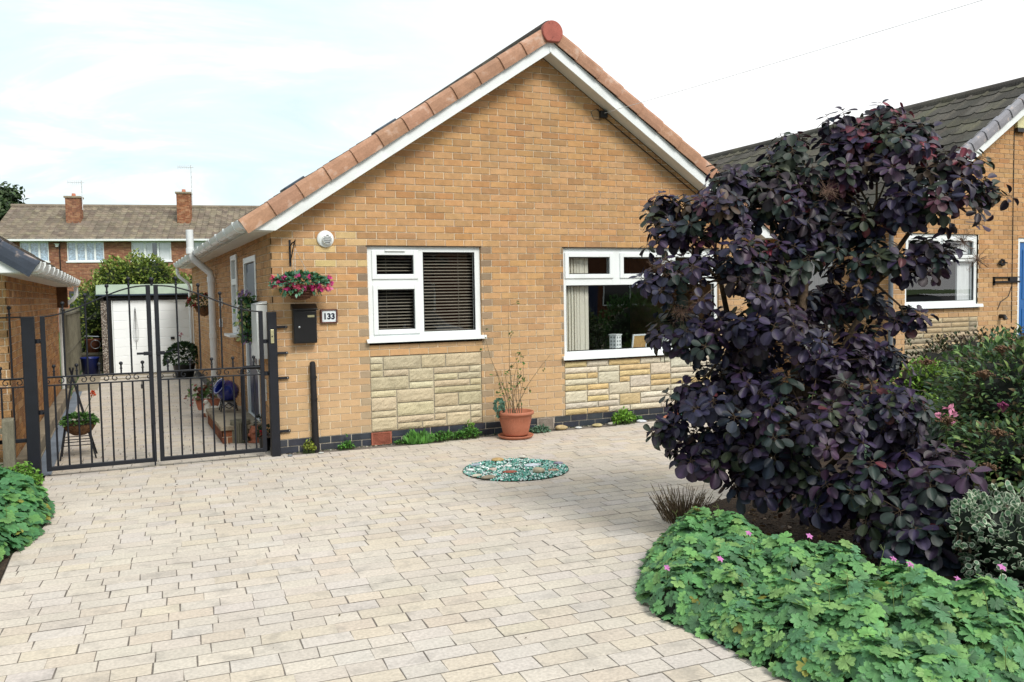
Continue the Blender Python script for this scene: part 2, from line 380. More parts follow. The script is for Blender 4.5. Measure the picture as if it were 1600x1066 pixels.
# ------------------------------------------------------------------ windows
def window(T, X0, X1, Z0, Z1, yf, lights, root_label=None, d=.07, sill=(.05, .06), fr=.055, mat='upvc', vent=None, sill_over=.03, glassm='glass'):
    """outer frame mesh = the part; sashes, panes, sill = sub-parts. lights: (x0,x1,z0,z1,sash?) glass rectangles"""
    mb = MB(); rects = [(X0, X1, Z0, Z1)]
    for l in lights:
        g = .0 if not l[4] else .045
        rects = sub_rect(rects, (l[0]-g, l[1]+g, l[2]-g, l[3]+g))
    for a, b, c, e in rects: mb.box(a, b, yf, yf+d, c, e)
    f = T.part(mb, 'window', [mat], bevel=.003, label=root_label)
    for l in lights:
        if l[4]:
            s = MB()
            for a, b, c, e in sub_rect([(l[0]-.052, l[1]+.052, l[2]-.052, l[3]+.052)], (l[0], l[1], l[2], l[3])): s.box(a, b, yf-.016, yf+d-.01, c, e)
            T.part(s, 'sash', [mat], bevel=.004, under=f)
        bd = MB()
        for a, b, c, e in sub_rect([(l[0]-.002, l[1]+.002, l[2]-.002, l[3]+.002)], (l[0]+.010, l[1]-.010, l[2]+.010, l[3]-.010)): bd.box(a, b, yf+.012, yf+.03, c, e)
        T.part(bd, 'glazing_bead', ['black_plastic'], under=f)
        p = MB(); p.poly([(l[0], yf+.026, l[2]), (l[1], yf+.026, l[2]), (l[1], yf+.026, l[3]), (l[0], yf+.026, l[3])]); T.part(p, 'pane', [glassm], under=f)
    if vent:
        v = MB(); v.box(vent[0], vent[1], yf-.034, yf-.016, vent[2], vent[2]+.016); T.part(v, 'trickle_vent', [mat], bevel=.003, under=f)
    if sill:
        s = MB(); x0, x1 = X0-sill_over, X1+sill_over; z = Z0
        s.extr([(x0, yf+.05, z), (x0, -sill[1]+.01, z-.0), (x0, -sill[1], z-sill[0]+.012), (x0, -sill[1], z-sill[0]), (x0, -sill[1]+.02, z-sill[0]), (x0, -sill[1]+.022, z-sill[0]+.02), (x0, yf+.05, z-sill[0]+.02)], (x1-x0, 0, 0))
        T.part(s, 'sill', [mat], under=f)
    return f

# ================================================================== CAMERA, WORLD, SUN
def setup():
    yaw, pit, rol = .4322, .0554, -.0176
    F = Vector((sin(yaw)*cos(pit), cos(yaw)*cos(pit), -sin(pit))); R = Vector((cos(yaw), -sin(yaw), 0)); U = R.cross(F)
    R2 = cos(rol)*R+sin(rol)*U; U2 = -sin(rol)*R+cos(rol)*U
    cd = bpy.data.cameras.new('camera'); cam = bpy.data.objects.new('camera', cd); COL.objects.link(cam)
    m = Matrix.Identity(4)
    for i in range(3): m[i][0] = R2[i]; m[i][1] = U2[i]; m[i][2] = -F[i]
    m[0][3], m[1][3], m[2][3] = -1.4297, -8.9867, 1.6291
    cam.matrix_world = m; cd.sensor_width = 36; cd.lens = 1324.5/1600*36; cd.clip_start = .05; cd.clip_end = 1500
    SC.camera = cam
    sd = Vector((.16, -.78, .80)).normalized()          # towards the sun
    el = math.asin(sd.z); az = math.atan2(sd.x, sd.y)
    w = bpy.data.worlds.new('World'); SC.world = w; w.use_nodes = True; nt = w.node_tree; N = nt.nodes; L = nt.links; N.clear()
    out = N.new('ShaderNodeOutputWorld'); b1 = N.new('ShaderNodeBackground'); b2 = N.new('ShaderNodeBackground'); mx = N.new('ShaderNodeMixShader')
    sky = N.new('ShaderNodeTexSky'); sky.sky_type = 'NISHITA'; sky.sun_disc = False; sky.sun_elevation = el; sky.sun_rotation = az; sky.air_density = 1; sky.dust_density = 2
    L.new(sky.outputs[0], b1.inputs[0]); b1.inputs[1].default_value = .12
    tc = N.new('ShaderNodeTexCoord'); sx = N.new('ShaderNodeSeparateXYZ'); L.new(tc.outputs['Generated'], sx.inputs[0])
    # cloud sheet: project the view direction onto a plane high above
    mz = N.new('ShaderNodeMath'); mz.operation = 'MAXIMUM'; mz.inputs[1].default_value = 0; L.new(sx.outputs[2], mz.inputs[0])
    ad = N.new('ShaderNodeMath'); ad.inputs[1].default_value = .12; L.new(mz.outputs[0], ad.inputs[0])
    dx = N.new('ShaderNodeMath'); dx.operation = 'DIVIDE'; L.new(sx.outputs[0], dx.inputs[0]); L.new(ad.outputs[0], dx.inputs[1])
    dy = N.new('ShaderNodeMath'); dy.operation = 'DIVIDE'; L.new(sx.outputs[1], dy.inputs[0]); L.new(ad.outputs[0], dy.inputs[1])
    cb = N.new('ShaderNodeCombineXYZ'); L.new(dx.outputs[0], cb.inputs[0]); L.new(dy.outputs[0], cb.inputs[1])
    n1 = N.new('ShaderNodeTexNoise'); n1.inputs['Scale'].default_value = 1.1; n1.inputs['Detail'].default_value = 7; n1.inputs['Roughness'].default_value = .62; n1.inputs['Distortion'].default_value = .6; L.new(cb.outputs[0], n1.inputs['Vector'])
    rp = N.new('ShaderNodeValToRGB'); e = rp.color_ramp.elements; e[0].position = .36; e[0].color = (.70, .86, .91, 1); e[1].position = .66; e[1].color = (1.1, 1.1, 1.1, 1)
    q = rp.color_ramp.elements.new(.50); q.color = (.80, .90, .93, 1)
    # the sky burns out to white toward the sun side (east of the house)
    gx = N.new('ShaderNodeMapRange'); gx.inputs[1].default_value = .20; gx.inputs[2].default_value = .55; L.new(sx.outputs[0], gx.inputs[0])
    wm = N.new('ShaderNodeMix'); wm.data_type = 'RGBA'; L.new(gx.outputs[0], wm.inputs[0]); L.new(n1.outputs[0], rp.inputs[0]); L.new(rp.outputs[0], wm.inputs[6]); wm.inputs[7].default_value = (1.08, 1.08, 1.08, 1)
    L.new(wm.outputs[2], b2.inputs[0]); b2.inputs[1].default_value = 1.18
    mx.inputs[0].default_value = .95; L.new(b1.outputs[0], mx.inputs[1]); L.new(b2.outputs[0], mx.inputs[2]); L.new(mx.outputs[0], out.inputs[0])
    ld = bpy.data.lights.new('sun', 'SUN'); ld.energy = 3.3; ld.angle = radians(22); ld.color = (1, .955, .88)
    lo = bpy.data.objects.new('sun', ld); COL.objects.link(lo); lo.rotation_euler = (-sd).to_track_quat('-Z', 'Y').to_euler()
    SC.view_settings.view_transform = 'Standard'; SC.view_settings.look = 'None'; SC.view_settings.exposure = 0; SC.view_settings.gamma = 1
    SC.render.engine = 'CYCLES'; SC.cycles.use_denoising = True; SC.cycles.max_bounces = 6; SC.cycles.transparent_max_bounces = 12; SC.cycles.caustics_reflective = False; SC.cycles.caustics_refractive = False
    SC.cycles.use_adaptive_sampling = True; SC.cycles.sample_clamp_indirect = 4
setup()

# ================================================================== GROUND
def ground():
    m = MB(); m.poly([(-400, -400, -.03), (400, -400, -.03), (400, 400, -.03), (-400, 400, -.03)])
    tag(m.build('ground', 'grass_ground'), kind='structure')
    r = MB(); r.poly([(-400, -20, -.02), (400, -20, -.02), (400, -13.5, -.02), (-400, -13.5, -.02)])
    tag(r.build('road', 'asphalt'), kind='structure')
    k = MB(); k.box(-60, 60, -13.5, -13.37, -.03, .05, 0); k.poly([(-60, -13.37, .03), (60, -13.37, .03), (60, -11.6, .03), (-60, -11.6, .03)])
    tag(k.build('pavement', 'concrete'), kind='structure')
def driveway():
    mb = MB(); mb.poly([(-2.13, -11.6, -.003), (9.5, -11.6, -.003), (9.5, .2, -.003), (-2.13, .2, -.003)], 1)
    mb.poly([(-2.13, .2, -.003), (.2, .2, -.003), (.2, 11.7, -.003), (-2.13, 11.7, -.003)], 1)
    th = radians(-3.2); c, s = cos(th), sin(th); pal = [lin('#d8cec1', .75), lin('#d5cbbf', .75), lin('#dad0c2', .75), lin('#d3c9bd', .75), lin('#d9cdbb', .75), lin('#d6c9b9', .75), lin('#d6cdc4', .75)]
    H = .125; y = -11.6
    for row in range(190):
        x = -2.8-random.random()*.2; hj = H; wob = [random.uniform(-.004, .004) for _ in range(80)]
        while x < 9.3:
            L = random.choice([.17, .2, .22, .225, .24, .24, .19]) ; g = random.choice([.001, .0014, .0018, .0018, .0024]); gy = random.choice([.0014, .0018, .0022, .0026])
            if random.random() < .03: g = .004
            a, b = x+g, x+L-g; p = y+gy; q = y+hj-gy
            j = lambda: random.uniform(-.0035, .0035)
            pl = [(a+j(), p+j()*.6), ((a+b)/2, p+j()*.5), (b+j(), p+j()*.6), (b+j(), q+j()*.6), ((a+b)/2, q+j()*.5), (a+j(), q+j()*.6)]
            pl = [(u*c-v*s, u*s+v*c) for u, v in pl]; cx, cy = pl[1]
            x += L
            if cx < -2.5 or (cy > .45 and cx > .3) or cy > 11.75 or cy < -11.5 or cx > 9.3: continue
            pl = clip(pl, -1, 0, 2.125)
            if cy < -.2: pl = clip(pl, 0, 1, .0)
            else: pl = clip(pl, 1, 0, .1)
            if len(pl) < 3: continue
            n = len(pl); mx = sum(u for u, v in pl)/n; my = sum(v for u, v in pl)/n; z = random.uniform(-.0008, .0008); t = jit(random.choice(pal), .03)
            # slight reddish stain in front of the wall, darker near the bed
            ins = [(u+(mx-u)*.0020/max(.02, abs(u-mx)) if abs(u-mx) > .03 else u, v+(my-v)*.0058/max(.02, abs(v-my)) if abs(v-my) > .02 else v) for u, v in pl]; md = [((u+a_)/2, (v+b_)/2) for (u, v), (a_, b_) in zip(pl, ins)]
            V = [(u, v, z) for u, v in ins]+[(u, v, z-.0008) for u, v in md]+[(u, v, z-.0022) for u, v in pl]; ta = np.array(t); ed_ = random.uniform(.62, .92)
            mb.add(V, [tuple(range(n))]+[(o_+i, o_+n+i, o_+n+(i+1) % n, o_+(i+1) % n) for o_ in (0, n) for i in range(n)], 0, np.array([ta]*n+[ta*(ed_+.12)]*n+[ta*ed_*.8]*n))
        y += hj
    tag(mb.build('driveway', ['paving', 'grout']), kind='structure')
    # flower beds: soil
    b = MB(); P = [(1.16, -6.5), (1.10, -5.9), (1.08, -5.45), (1.18, -5.12), (1.44, -4.8), (1.8, -4.46), (2.1, -4.15), (2.6, -3.85), (3.4, -3.55), (4.2, -3.3), (4.7, -2.6), (5.2, -1.6), (5.6, -.5), (6.4, .1), (30, .1), (30, -7.2), (1.4, -7.2)]
    Q = []
    for i in range(13):
        p0, p1, p2, p3 = [np.array(P[max(0, min(13, j))]) for j in (i-1, i, i+1, i+2)]
        for t in (0, .2, .4, .6, .8):
            v = .5*((2*p1)+(-p0+p2)*t+(2*p0-5*p1+4*p2-p3)*t*t+(-p0+3*p1-3*p2+p3)*t**3); Q.append((v[0]+random.gauss(0, .010), v[1]+random.gauss(0, .010)))
    for x, y in Q:
        for _ in range(7): b.ball((x+random.gauss(0, .03), y+random.gauss(0, .03), .008), random.uniform(.005, .016), n=5, sq=(1, .8, .6))
    P = Q+P[13:]
    b.poly([(x, y, .022) for x, y in P]); b.poly([(6.4, .1, .02), (8.9, .1, .02), (8.9, 12, .02), (6.4, 12, .02)])
    for i in range(len(P)):
        p, q = P[i], P[(i+1) % len(P)]; b.poly([(p[0], p[1], -.02), (q[0], q[1], -.02), (q[0], q[1], .022), (p[0], p[1], .022)])
    for _ in range(2600):
        x = random.uniform(1.5, 5); y = random.uniform(-6, -4.75+.5*(x-1.5) if x < 3.2 else -3.8); r = random.uniform(.004, .018)
        b.ball((x, y, .022), r, n=5, sq=(1, random.uniform(.5, 1), .5), tint=(.5, .5, .5))
    tag(b.build('flower_bed', 'soil'), kind='structure')
    l = MB(); l.poly([(-2.13, -6, .006), (-2.13, -.1, .006), (-2.6, -.1, .006), (-2.6, -6, .006)]); tag(l.build('border_soil', 'soil'), kind='structure')
    lw = MB(); lw.poly([(-9, -6, .004), (-2.6, -6, .004), (-2.6, -.9, .004), (-9, -.9, .004)]); tag(lw.build('lawn', 'grass_ground'), kind='structure')
    nd = MB(); nd.poly([(9.9, -11.6, .03), (30, -11.6, .03), (30, -.02, .03), (9.9, -.02, .03)]); nd.poly([(9.9, -11.6, -.02), (9.9, -.02, -.02), (9.9, -.02, .03), (9.9, -11.6, .03)]); tag(nd.build('neighbour_drive', 'concrete'), kind='structure')
    gl = MB(); gl.poly([(6.9, -7.2, .028), (9.9, -7.2, .028), (9.9, -2.7, .028), (6.9, -2.7, .028)]); tag(gl.build('front_lawn', 'grass_ground'), kind='structure')
    # drainage channel along the kerb (smooth bluish concrete)
    k = MB(); k.poly([(-2.25, .02, .004), (-2.08, .02, .004), (-2.11, 8.2, .004), (-2.25, 8.2, .004)]); tag(k.build('channel', 'concrete_blue'), kind='structure')
    k = MB(); k.box(-2.06, .0, 10.4, 10.62, -.01, .006); k.box(-2.1, 0, 11.2, 11.55, -.01, .008); tag(k.build('garage_apron', 'concrete'), kind='structure')
ground(); driveway()

# ================================================================== MAIN BUNGALOW
SL = .659; UPL = np.array((1, 0, SL))/math.hypot(1, SL)
def gable_parts(T, X0, W, y0, y1, ze, cols_verge, side_gutters, tile_pal, verge_over=.2, under=None, fly=-.22, cap=True, dz=0, capmat='ridge_red', ntile=12):
    """roof, verges, bargeboards, soffits; ze soffit level at the wall corner"""
    xm = X0+W/2; zb = lambda x: ze+SL*min(x-X0, X0+W-x)
    for sgn in (1, -1):
        xw = X0 if sgn == 1 else X0+W
        xt = xw-sgn*.18
        # bargeboard
        b = MB()
        z = lambda d: ze+SL*d
        h = .135; dm = W/2
        b.extr([(xw-sgn*.18, fly, ze+.012), (xw+sgn*.02, fly, ze+.008), (xw+sgn*dm, fly, z(dm)), (xw+sgn*dm, fly, z(dm)+h), (xw-sgn*.18, fly, z(-.18)+h)][::1], (0, .02, 0))
        T.part(b, 'bargeboard', ['upvc'])
        if sgn == 1 and cap:
            j = MB(); j.box(xm-.014, xm+.014, fly-.006, fly, z(dm)+.004, z(dm)+h-.002); T.part(j, 'joint_strip', ['upvc'])
        # sloping soffit
        s = MB(); s.extr([(xw+sgn*0, fly+.02, z(0)+.008), (xw+sgn*dm, fly+.02, z(dm)+.008), (xw+sgn*dm, fly+.02, z(dm)+.02), (xw, fly+.02, z(0)+.02)], (0, -fly-.022, 0)); T.part(s, 'soffit', ['soffit'])
        # eaves soffit along the side
        s = MB(); s.box(min(xw, xw-sgn*.22), max(xw, xw-sgn*.22), fly+.02, y1+.15, ze, ze+.012); T.part(s, 'soffit', ['soffit'])
        s = MB(); s.box(min(xw-sgn*.20, xw-sgn*.22), max(xw-sgn*.20, xw-sgn*.22), fly+.02, y1+.15, ze+.0125, ze+.15); T.part(s, 'fascia', ['upvc'])
        # roof plane
        e = (xw-sgn*.25, fly+.0, ze+.29-SL*.25); up = np.array((sgn, 0, SL))/math.hypot(1, SL); L = (W/2+.25)*math.hypot(1, SL)
        r = MB(); roof_slope(r, e, up, (0, 1, 0), L, y1-fly+.2, tile_pal)
        r.poly([(e[0], fly+.02, e[2]-.03), (xm, fly+.02, ze+.28+SL*W/2), (xm, y1+.2, ze+.28+SL*W/2), (e[0], y1+.2, e[2]-.03)], 0, tile_pal[0])
        rf = T.part(r, 'roof', ['roof_tile'])
        # verge tiles
        ln = (W/2+.22)*math.hypot(1, SL)/ntile
        for i in range(ntile):
            p = np.array((xw-sgn*.25, fly-.03, ze+.135-SL*.25+.0))+up*ln*i
            m = MB(); verge_tile(m, p, up, (0, -1, 0), ln*1.03, .165, jit(cols_verge, .06)); T.part(m, 'verge_tile', ['verge'])
    # ridge
    m = MB(); zr = ze+.31+SL*W/2
    for i in range(int((y1-fly)/.45)+1):
        y = fly-.0+i*.45
        m.extr([(xm+.125*sin(a), y, zr-.075+.125*cos(a)) for a in np.linspace(-1.9, 1.9, 12)], (0, .445, 0), 0, jit(tile_pal[0], .1))
    T.part(m, 'ridge', ['roof_tile'])
    if cap:
        m = MB(); m.extr([(xm+.128*sin(a), fly-.07, zr-.095+.128*cos(a)) for a in np.linspace(-2.55, 2.55, 30)], (0, .07, 0)); T.part(m, 'ridge_cap', [capmat], bevel=.006)

def side_gutter(T, xw, sgn, y0, y1, z, nb=10):
    """gutter on brackets; sgn -1: wall faces -X"""
    m = MB(); gutter_run(m, xw+sgn*.222, sgn, y0, y1, z)
    m.extr([(xw+sgn*(.22+a), y0-.006, z+b) for a, b in [(0, .088), (0, .018), (.02, -.002), (.07, -.002), (.105, .02), (.127, .088)]], (0, .008, 0))
    g = T.part(m, 'gutter', ['upvc'])
    for i in range(nb):
        k = MB(); y = y0+.35+(y1-y0-.5)*i/(nb-1)
        k.extr([(xw+sgn*(.22+a), y, z+b) for a, b in [(0, .094), (0, .012), (.02, -.014), (.07, -.014), (.11, .012), (.134, .06), (.136, .094)]], (0, .05, 0))
        T.part(k, 'gutter_clip', ['upvc'], under=g)
    return g

def main_house():
    T = Thing('bungalow', 'gabled buff brick bungalow with two white windows over pale stone panels', 'house', loc=(3.15, 0, 0))
    W = 6.33; z0 = 0.0; ze = 2.30
    holes = [(1.0125, 2.34, 1.125-.03, 2.175), (3.41, 5.72, .825-.03, 2.175), (1.0125, 2.325, .15, .975), (3.41, 5.72, .15, .80), (1.0, 1.24, .0, .145), (3.02, 3.26, .0, .145), (5.0, 5.24, 0, .145)]
    lines = [(-SL, 1, ze+.0), (SL, 1, ze+SL*W)]
    def colf(s, z, c, w):
        odd = c % 2 == 0
        if (.4 < s < .98 and 1.98 < z < 2.36) and random.random() < .6: return jit(lin('#d9bd8a', .8), .08)
        if odd and w < .15 and .15 < z < 2.2 and (s < .12 or abs(s-.96) < .08 or abs(s-2.39) < .08 or abs(s-3.36) < .08 or abs(s-5.78) < .08): return lin('#a28b74', .7)
        if z > .9 and z < 1.05 and .85 < s < 2.45: return lin('#cb9a68', .78)
        return None
    mb = MB(); brick_wall(mb, (0, 0, 0), (1, 0, 0), (0, -1, 0), W, 0, 62, holes, lines, colfn=colf, blue=2, mi=0, mj=2)
    # reveals of the openings
    for a, b, c, d in holes[:4]:
        dp = .13 if d > 1 else .02
        mb.poly([(a, .002, c), (a, .002, d), (a, dp, d), (a, dp, c)], 0, GOLD[3]); mb.poly([(b, .002, c), (b, dp, c), (b, dp, d), (b, .002, d)], 0, GOLD[3])
        mb.poly([(a, .002, d), (b, .002, d), (b, dp, d), (a, dp, d)], 0, GOLD[3]); mb.poly([(a, .002, c), (a, dp, c), (b, dp, c), (b, .002, c)], 0, GOLD[3])
    T.part(mb, 'wall', ['brick', 'blue_brick', 'grout_mortar'], label='gable end wall of buff brick on two courses of dark blue brick')
    # lintel line (lead drip) over both windows
    m = MB(); m.box(1.0, 2.352, -.006, .02, 2.172, 2.180); m.box(3.40, 5.73, -.006, .02, 2.172, 2.180); T.part(m, 'lintel_drip', ['black_mat'])
    # side wall facing the drive
    sh = [(1.06, 2.08, .14, 2.13), (2.74, 3.34, 1.12, 2.22)]
    mb = MB(); brick_wall(mb, (0, 0, 0), (0, 1, 0), (-1, 0, 0), 10.45, 0, 31, sh, [(0, 1, 2.31)], blue=2, mi=0, mj=2)
    for a, b, c, d in sh:
        mb.poly([(-.002, a, c), (-.002, a, d), (.1, a, d), (.1, a, c)], 0, GOLD[4]); mb.poly([(-.002, b, c), (-.002, b, d), (.1, b, d), (.1, b, c)], 0, GOLD[4]); mb.poly([(-.002, a, d), (-.002, b, d), (.1, b, d), (.1, a, d)], 0, GOLD[4])
    T.part(mb, 'side_wall', ['brick_plain', 'blue_brick', 'grout_mortar'])
    mb = MB(); mb.poly([(0, 10.45, 0), (W, 10.45, 0), (W, 10.45, ze), (W/2, 10.45, ze+SL*W/2), (0, 10.45, ze)], 0, GOLD[0]); T.part(mb, 'rear_wall', ['brick_plain'])
    mb = MB(); mb.poly([(W, 0.01, 0), (W, 10.45, 0), (W, 10.45, ze), (W, 0.01, ze)], 0, GOLD[0]); T.part(mb, 'side_wall', ['brick_plain'])
    # rooms: partition walls, floors, ceiling
    mb = MB(); mb.box(.12, W-.12, 2.9, 2.98, 0, 2.29); mb.box(2.82, 2.9, .13, 2.9, 0, 2.29); mb.box(.12, W-.12, .13, 2.89, .12, .2); mb.box(.12, W-.12, .13, 2.89, 2.21, 2.28)
    mb.box(.12, 1.0, .105, .13, 0.2, 2.2); mb.box(2.36, 3.40, .105, .13, .2, 2.2); mb.box(1.0, 2.36, .105, .13, .2, 1.09); mb.box(3.4, 5.74, .105, .13, .2, .79); mb.box(5.74, W-.1, .105, .13, .2, 2.2); mb.box(.1, .12, .13, 2.9, .2, 2.2)
    mb.box(3.39, 5.74, .12, .30, .76, .80)
    T.part(mb, 'room', ['interior'])
    gable_parts(T, 0, W, 0, 10.45, ze, lin('#bb8f74', .76), True, [lin('#6f675e', .5), lin('#7b7268', .5), lin('#645d55', .5)])
    side_gutter(T, 0, -1, -.20, 10.62, ze+.02, 13)
    # raised blue-grey roof vents
    for x in (.36, 1.42):
        m = MB(); zz = ze+.31+SL*x+.03
        R = np.array([(cos(math.atan(SL)), 0, -sin(math.atan(SL))), (0, 1, 0), (sin(math.atan(SL)), 0, cos(math.atan(SL)))])
        m.obox((x, .62, zz), R, .13, .15, .022); T.part(m, 'roof_vent', ['slate_vent'], bevel=.01)
    # windows on the facade
    x0 = 1.0125
    window(T, x0, 2.34, 1.165, 2.172, .03, [(x0+.107, x0+.528, 1.868, 2.078, True), (x0+.112, x0+.533, 1.262, 1.703, True), (x0+.64, x0+1.262, 1.225, 2.113, False)],
           'square white window with two small casements beside one tall pane', vent=(x0+.2, x0+.43, 2.118), sill=(.04, .055), sill_over=.035)
    x0 = 3.41; L = []
    for i in range(3): a = x0+.085+i*.775; L.append((a, a+.575, 1.855, 2.062, True))
    L.append((x0+.05, 5.67, .92, 1.72, False))
    window(T, x0, 5.72, .868, 2.172, .03, L, 'long white picture window with small top lights', sill=(.045, .055), sill_over=.035)
    # stone panels
    m = MB(); stone_panel(m, 1.0125, 2.322, .0, .152, .972, [lin('#d3c4a3', .72), lin('#cfc0a0', .72), lin('#d7c9aa', .74), lin('#ccbfa3', .7), lin('#d9cdb0', .74)])
    T.part(m, 'stone_panel', ['stone', 'stone'], label='weathered buff stone panel under the square window')
    m = MB(); stone_panel(m, 3.41, 5.72, .0, .152, .798, [lin('#ddd2ba', .76), lin('#dacfba', .76), lin('#dfd6c3', .76), lin('#d9c294', .74), lin('#d8be8c', .74)], .15, .0718, False)
    T.part(m, 'stone_panel', ['stone', 'stone'], label='pale cream stone panel under the picture window')
    # air bricks
    for xa, c in ((1.0, '#b5705c'), (3.02, '#b3a79b'), (5.0, '#b5705c')):
        m = MB(); m.box(xa+.006, xa+.234, .012, .03, .004, .141, 0, lin(c, .35))
        for i in range(9): m.obox((xa+.12, .004, .018+i*.0135), rotm((1, 0, 0), .5), .095, .006, .0035, 0, lin(c, .7))
        for a in (.006, .216): m.box(xa+a, xa+a+.018, -.004, .012, .004, .141, 0, lin(c, .7))
        m.box(xa+.024, xa+.216, -.004, .012, .004, .012, 0, lin(c, .7)); m.box(xa+.024, xa+.216, -.004, .012, .131, .141, 0, lin(c, .7))
        T.part(m, 'air_brick', ['brick_plain'])
    # round white extractor vent
    m = MB(); c = (.565, 0, 2.243); Ry = rotm((1, 0, 0), pi/2)
    m.lathe([(0, .0), (.088, 0), (.09, .012), (.08, .022), (.0, .022)], (c[0], -.0, c[2]), 32, R=Ry); v = T.part(m, 'vent_cover', ['upvc'])
    m = MB(); m.lathe([(.052, .02), (.052, .05), (.046, .056), (.0, .058)], (c[0]+.012, 0, c[2]-.01), 28, R=Ry)
    T.part(m, 'vent_cowl', ['upvc'], under=v)
    m = MB()
    for i in range(5): z = c[2]-.045+i*.02; hw = math.sqrt(max(.0002, .044**2-(z-c[2]+.01)**2)); m.box(c[0]+.012-hw, c[0]+.012+hw, -.0615, -.055, z, z+.007)
    T.part(m, 'vent_slots', ['black_mat'], under=v)
    # side door
    m = MB(); x = -.0
    for a, b, c, d in sub_rect([(1.06, 2.08, .16, 2.13)], (1.13, 2.01, .2, 2.06)): m.box(-.012, .06, a, b, c, d)
    d = T.part(m, 'door_frame', ['upvc'], bevel=.004)
    m = MB(); m.box(.018, .055, 1.135, 2.005, .205, 2.055); m.box(.008, .02, 1.25, 1.9, 1.2, 1.95); m.box(.008, .02, 1.25, 1.9, .35, 1.05); dd = T.part(m, 'door', ['door_navy'], bevel=.006)
    m = MB(); m.box(-.02, .02, 1.9, 1.93, 1.1, 1.3); m.tube([(-.04, 1.915, 1.22), (-.05, 1.82, 1.22)], .009); T.part(m, 'handle', ['steel'], under=dd)
    m = MB(); m.box(-.09, .02, 1.02, 2.12, .12, .16); T.part(m, 'threshold', ['upvc'], bevel=.004)
    # side window
    m = MB()
    for a, b, c, e in sub_rect(sub_rect([(2.74, 3.34, 1.16, 2.22)], (2.81, 3.27, 1.9, 2.15)), (2.81, 3.27, 1.24, 1.82)): m.box(-.02, .05, a, b, c, e)
    w = T.part(m, 'window', ['upvc'], bevel=.004, label='narrow white side window')
    m = MB(); m.poly([(.01, 2.8, 1.2), (.01, 2.8, 2.18), (.01, 3.3, 2.18), (.01, 3.3, 1.2)]); T.part(m, 'pane', ['glass'], under=w)
    m = MB(); m.box(-.13, .02, 2.68, 3.40, 1.12, 1.155); T.part(m, 'sill', ['upvc'], bevel=.004, under=w)
    m = MB(); m.box(.06, .09, 2.78, 3.3, 1.2, 2.2); T.part(m, 'curtain', ['curtain'], under=w)
    # soil pipe with offset passing the gutter, downpipe at the far corner
    m = MB(); m.tube([(-.075, 5.5, 0), (-.075, 5.5, 1.96), (-.09, 5.5, 2.06), (-.355, 5.5, 2.30), (-.375, 5.5, 2.40), (-.375, 5.5, 2.74)], .056, 16); p = T.part(m, 'soil_pipe', ['upvc'])
    for x, z in ((-.075, 1.9), (-.075, 1.0), (-.075, .3), (-.375, 2.36)):
        m = MB(); m.tube([(x, 5.5, z), (x, 5.5, z+.09)], .064, 16); T.part(m, 'pipe_collar', ['upvc'], under=p)
    m = MB(); m.tube([(-.285, 10.5, 2.30), (-.285, 10.5, 2.2), (-.25, 10.48, 2.12), (-.09, 10.42, 1.98), (-.06, 10.4, 1.9), (-.06, 10.4, .02)], .034, 12); T.part(m, 'downpipe', ['upvc'])
    # doorstep
    m = MB(); brick_wall(m, (-.46+.02, .98, 0), (1, 0, 0), (0, -1, 0), .44, 0, 2, pal=RED, off=.05); brick_wall(m, (-.44, .98, 0), (0, 1, 0), (-1, 0, 0), 1.75, 0, 2, pal=RED)
    s = T.part(m, 'door_step', ['brick_plain', 'brick_plain', 'grout_mortar'])
    m = MB(); m.box(-.46, 0, .95, 2.75, .15, .2); T.part(m, 'step_slab', ['concrete'], bevel=.008, under=s)
    # white grab rails beside the door and black handrail
    for y, z in ((2.2, 1.35), (.93, 1.02)):
        m = MB(); m.tube([(-.0, y, z+.2), (-.06, y, z+.2), (-.085, y, z+.17), (-.085, y, z-.05), (-.07, y-.02, z-.14), (-.02, y-.12, z-.24), (0, y-.12, z-.25)], .016, 10); T.part(m, 'grab_rail', ['upvc'])
    m = MB(); m.tube([(0, .84, .86), (-.2, .84, .86), (-.22, .84, .83), (-.22, .84, .05)], .022, 10); T.part(m, 'handrail', ['iron'])
    m = MB(); m.box(-.05, 0, 4.62, 4.74, 1.52, 1.64); T.part(m, 'junction_box', ['upvc'], bevel=.006)
    m = MB(); m.box(-.05, 0, 4.7, 4.76, 1.2, 1.33); T.part(m, 'junction_box', ['upvc'], bevel=.006)
    # electricity meter box near the corner
    m = MB(); m.box(-.115, 0, .34, .74, .98, 1.56); m.extr([(-.125, .33, 1.565), (0, .33, 1.6), (0, .33, 1.565)], (0, .42, 0)); T.part(m, 'meter_box', ['upvc'], bevel=.005)
    m = MB(); m.box(-.03, 0, .58, .8, .5, .74)
    for i in range(10): m.box(-.034, -.03, .59, .79, .52+i*.02, .53+i*.02)
    T.part(m, 'wall_grille', ['upvc'])
    # cable along the verge with a bracket
    m = MB(); m.tube([(6.1, -.015, 2.40), (5.2, -.015, 2.97), (3.98, -.015, 3.76), (3.9, -.02, 3.84)], .006, 6); m.tube([(3.97, -.01, 3.78), (3.85, -.07, 3.83), (3.78, -.06, 3.79), (3.84, -.03, 3.71), (3.96, -.01, 3.72)], .004, 6); m.box(3.93, 4.02, -.05, 0, 3.74, 3.82)
    T.part(m, 'telephone_cable', ['cable_black'])
    return T
material('grout_mortar', attr=True, rough=1, namt=.15, famt=.25, fine=120)
main_house()

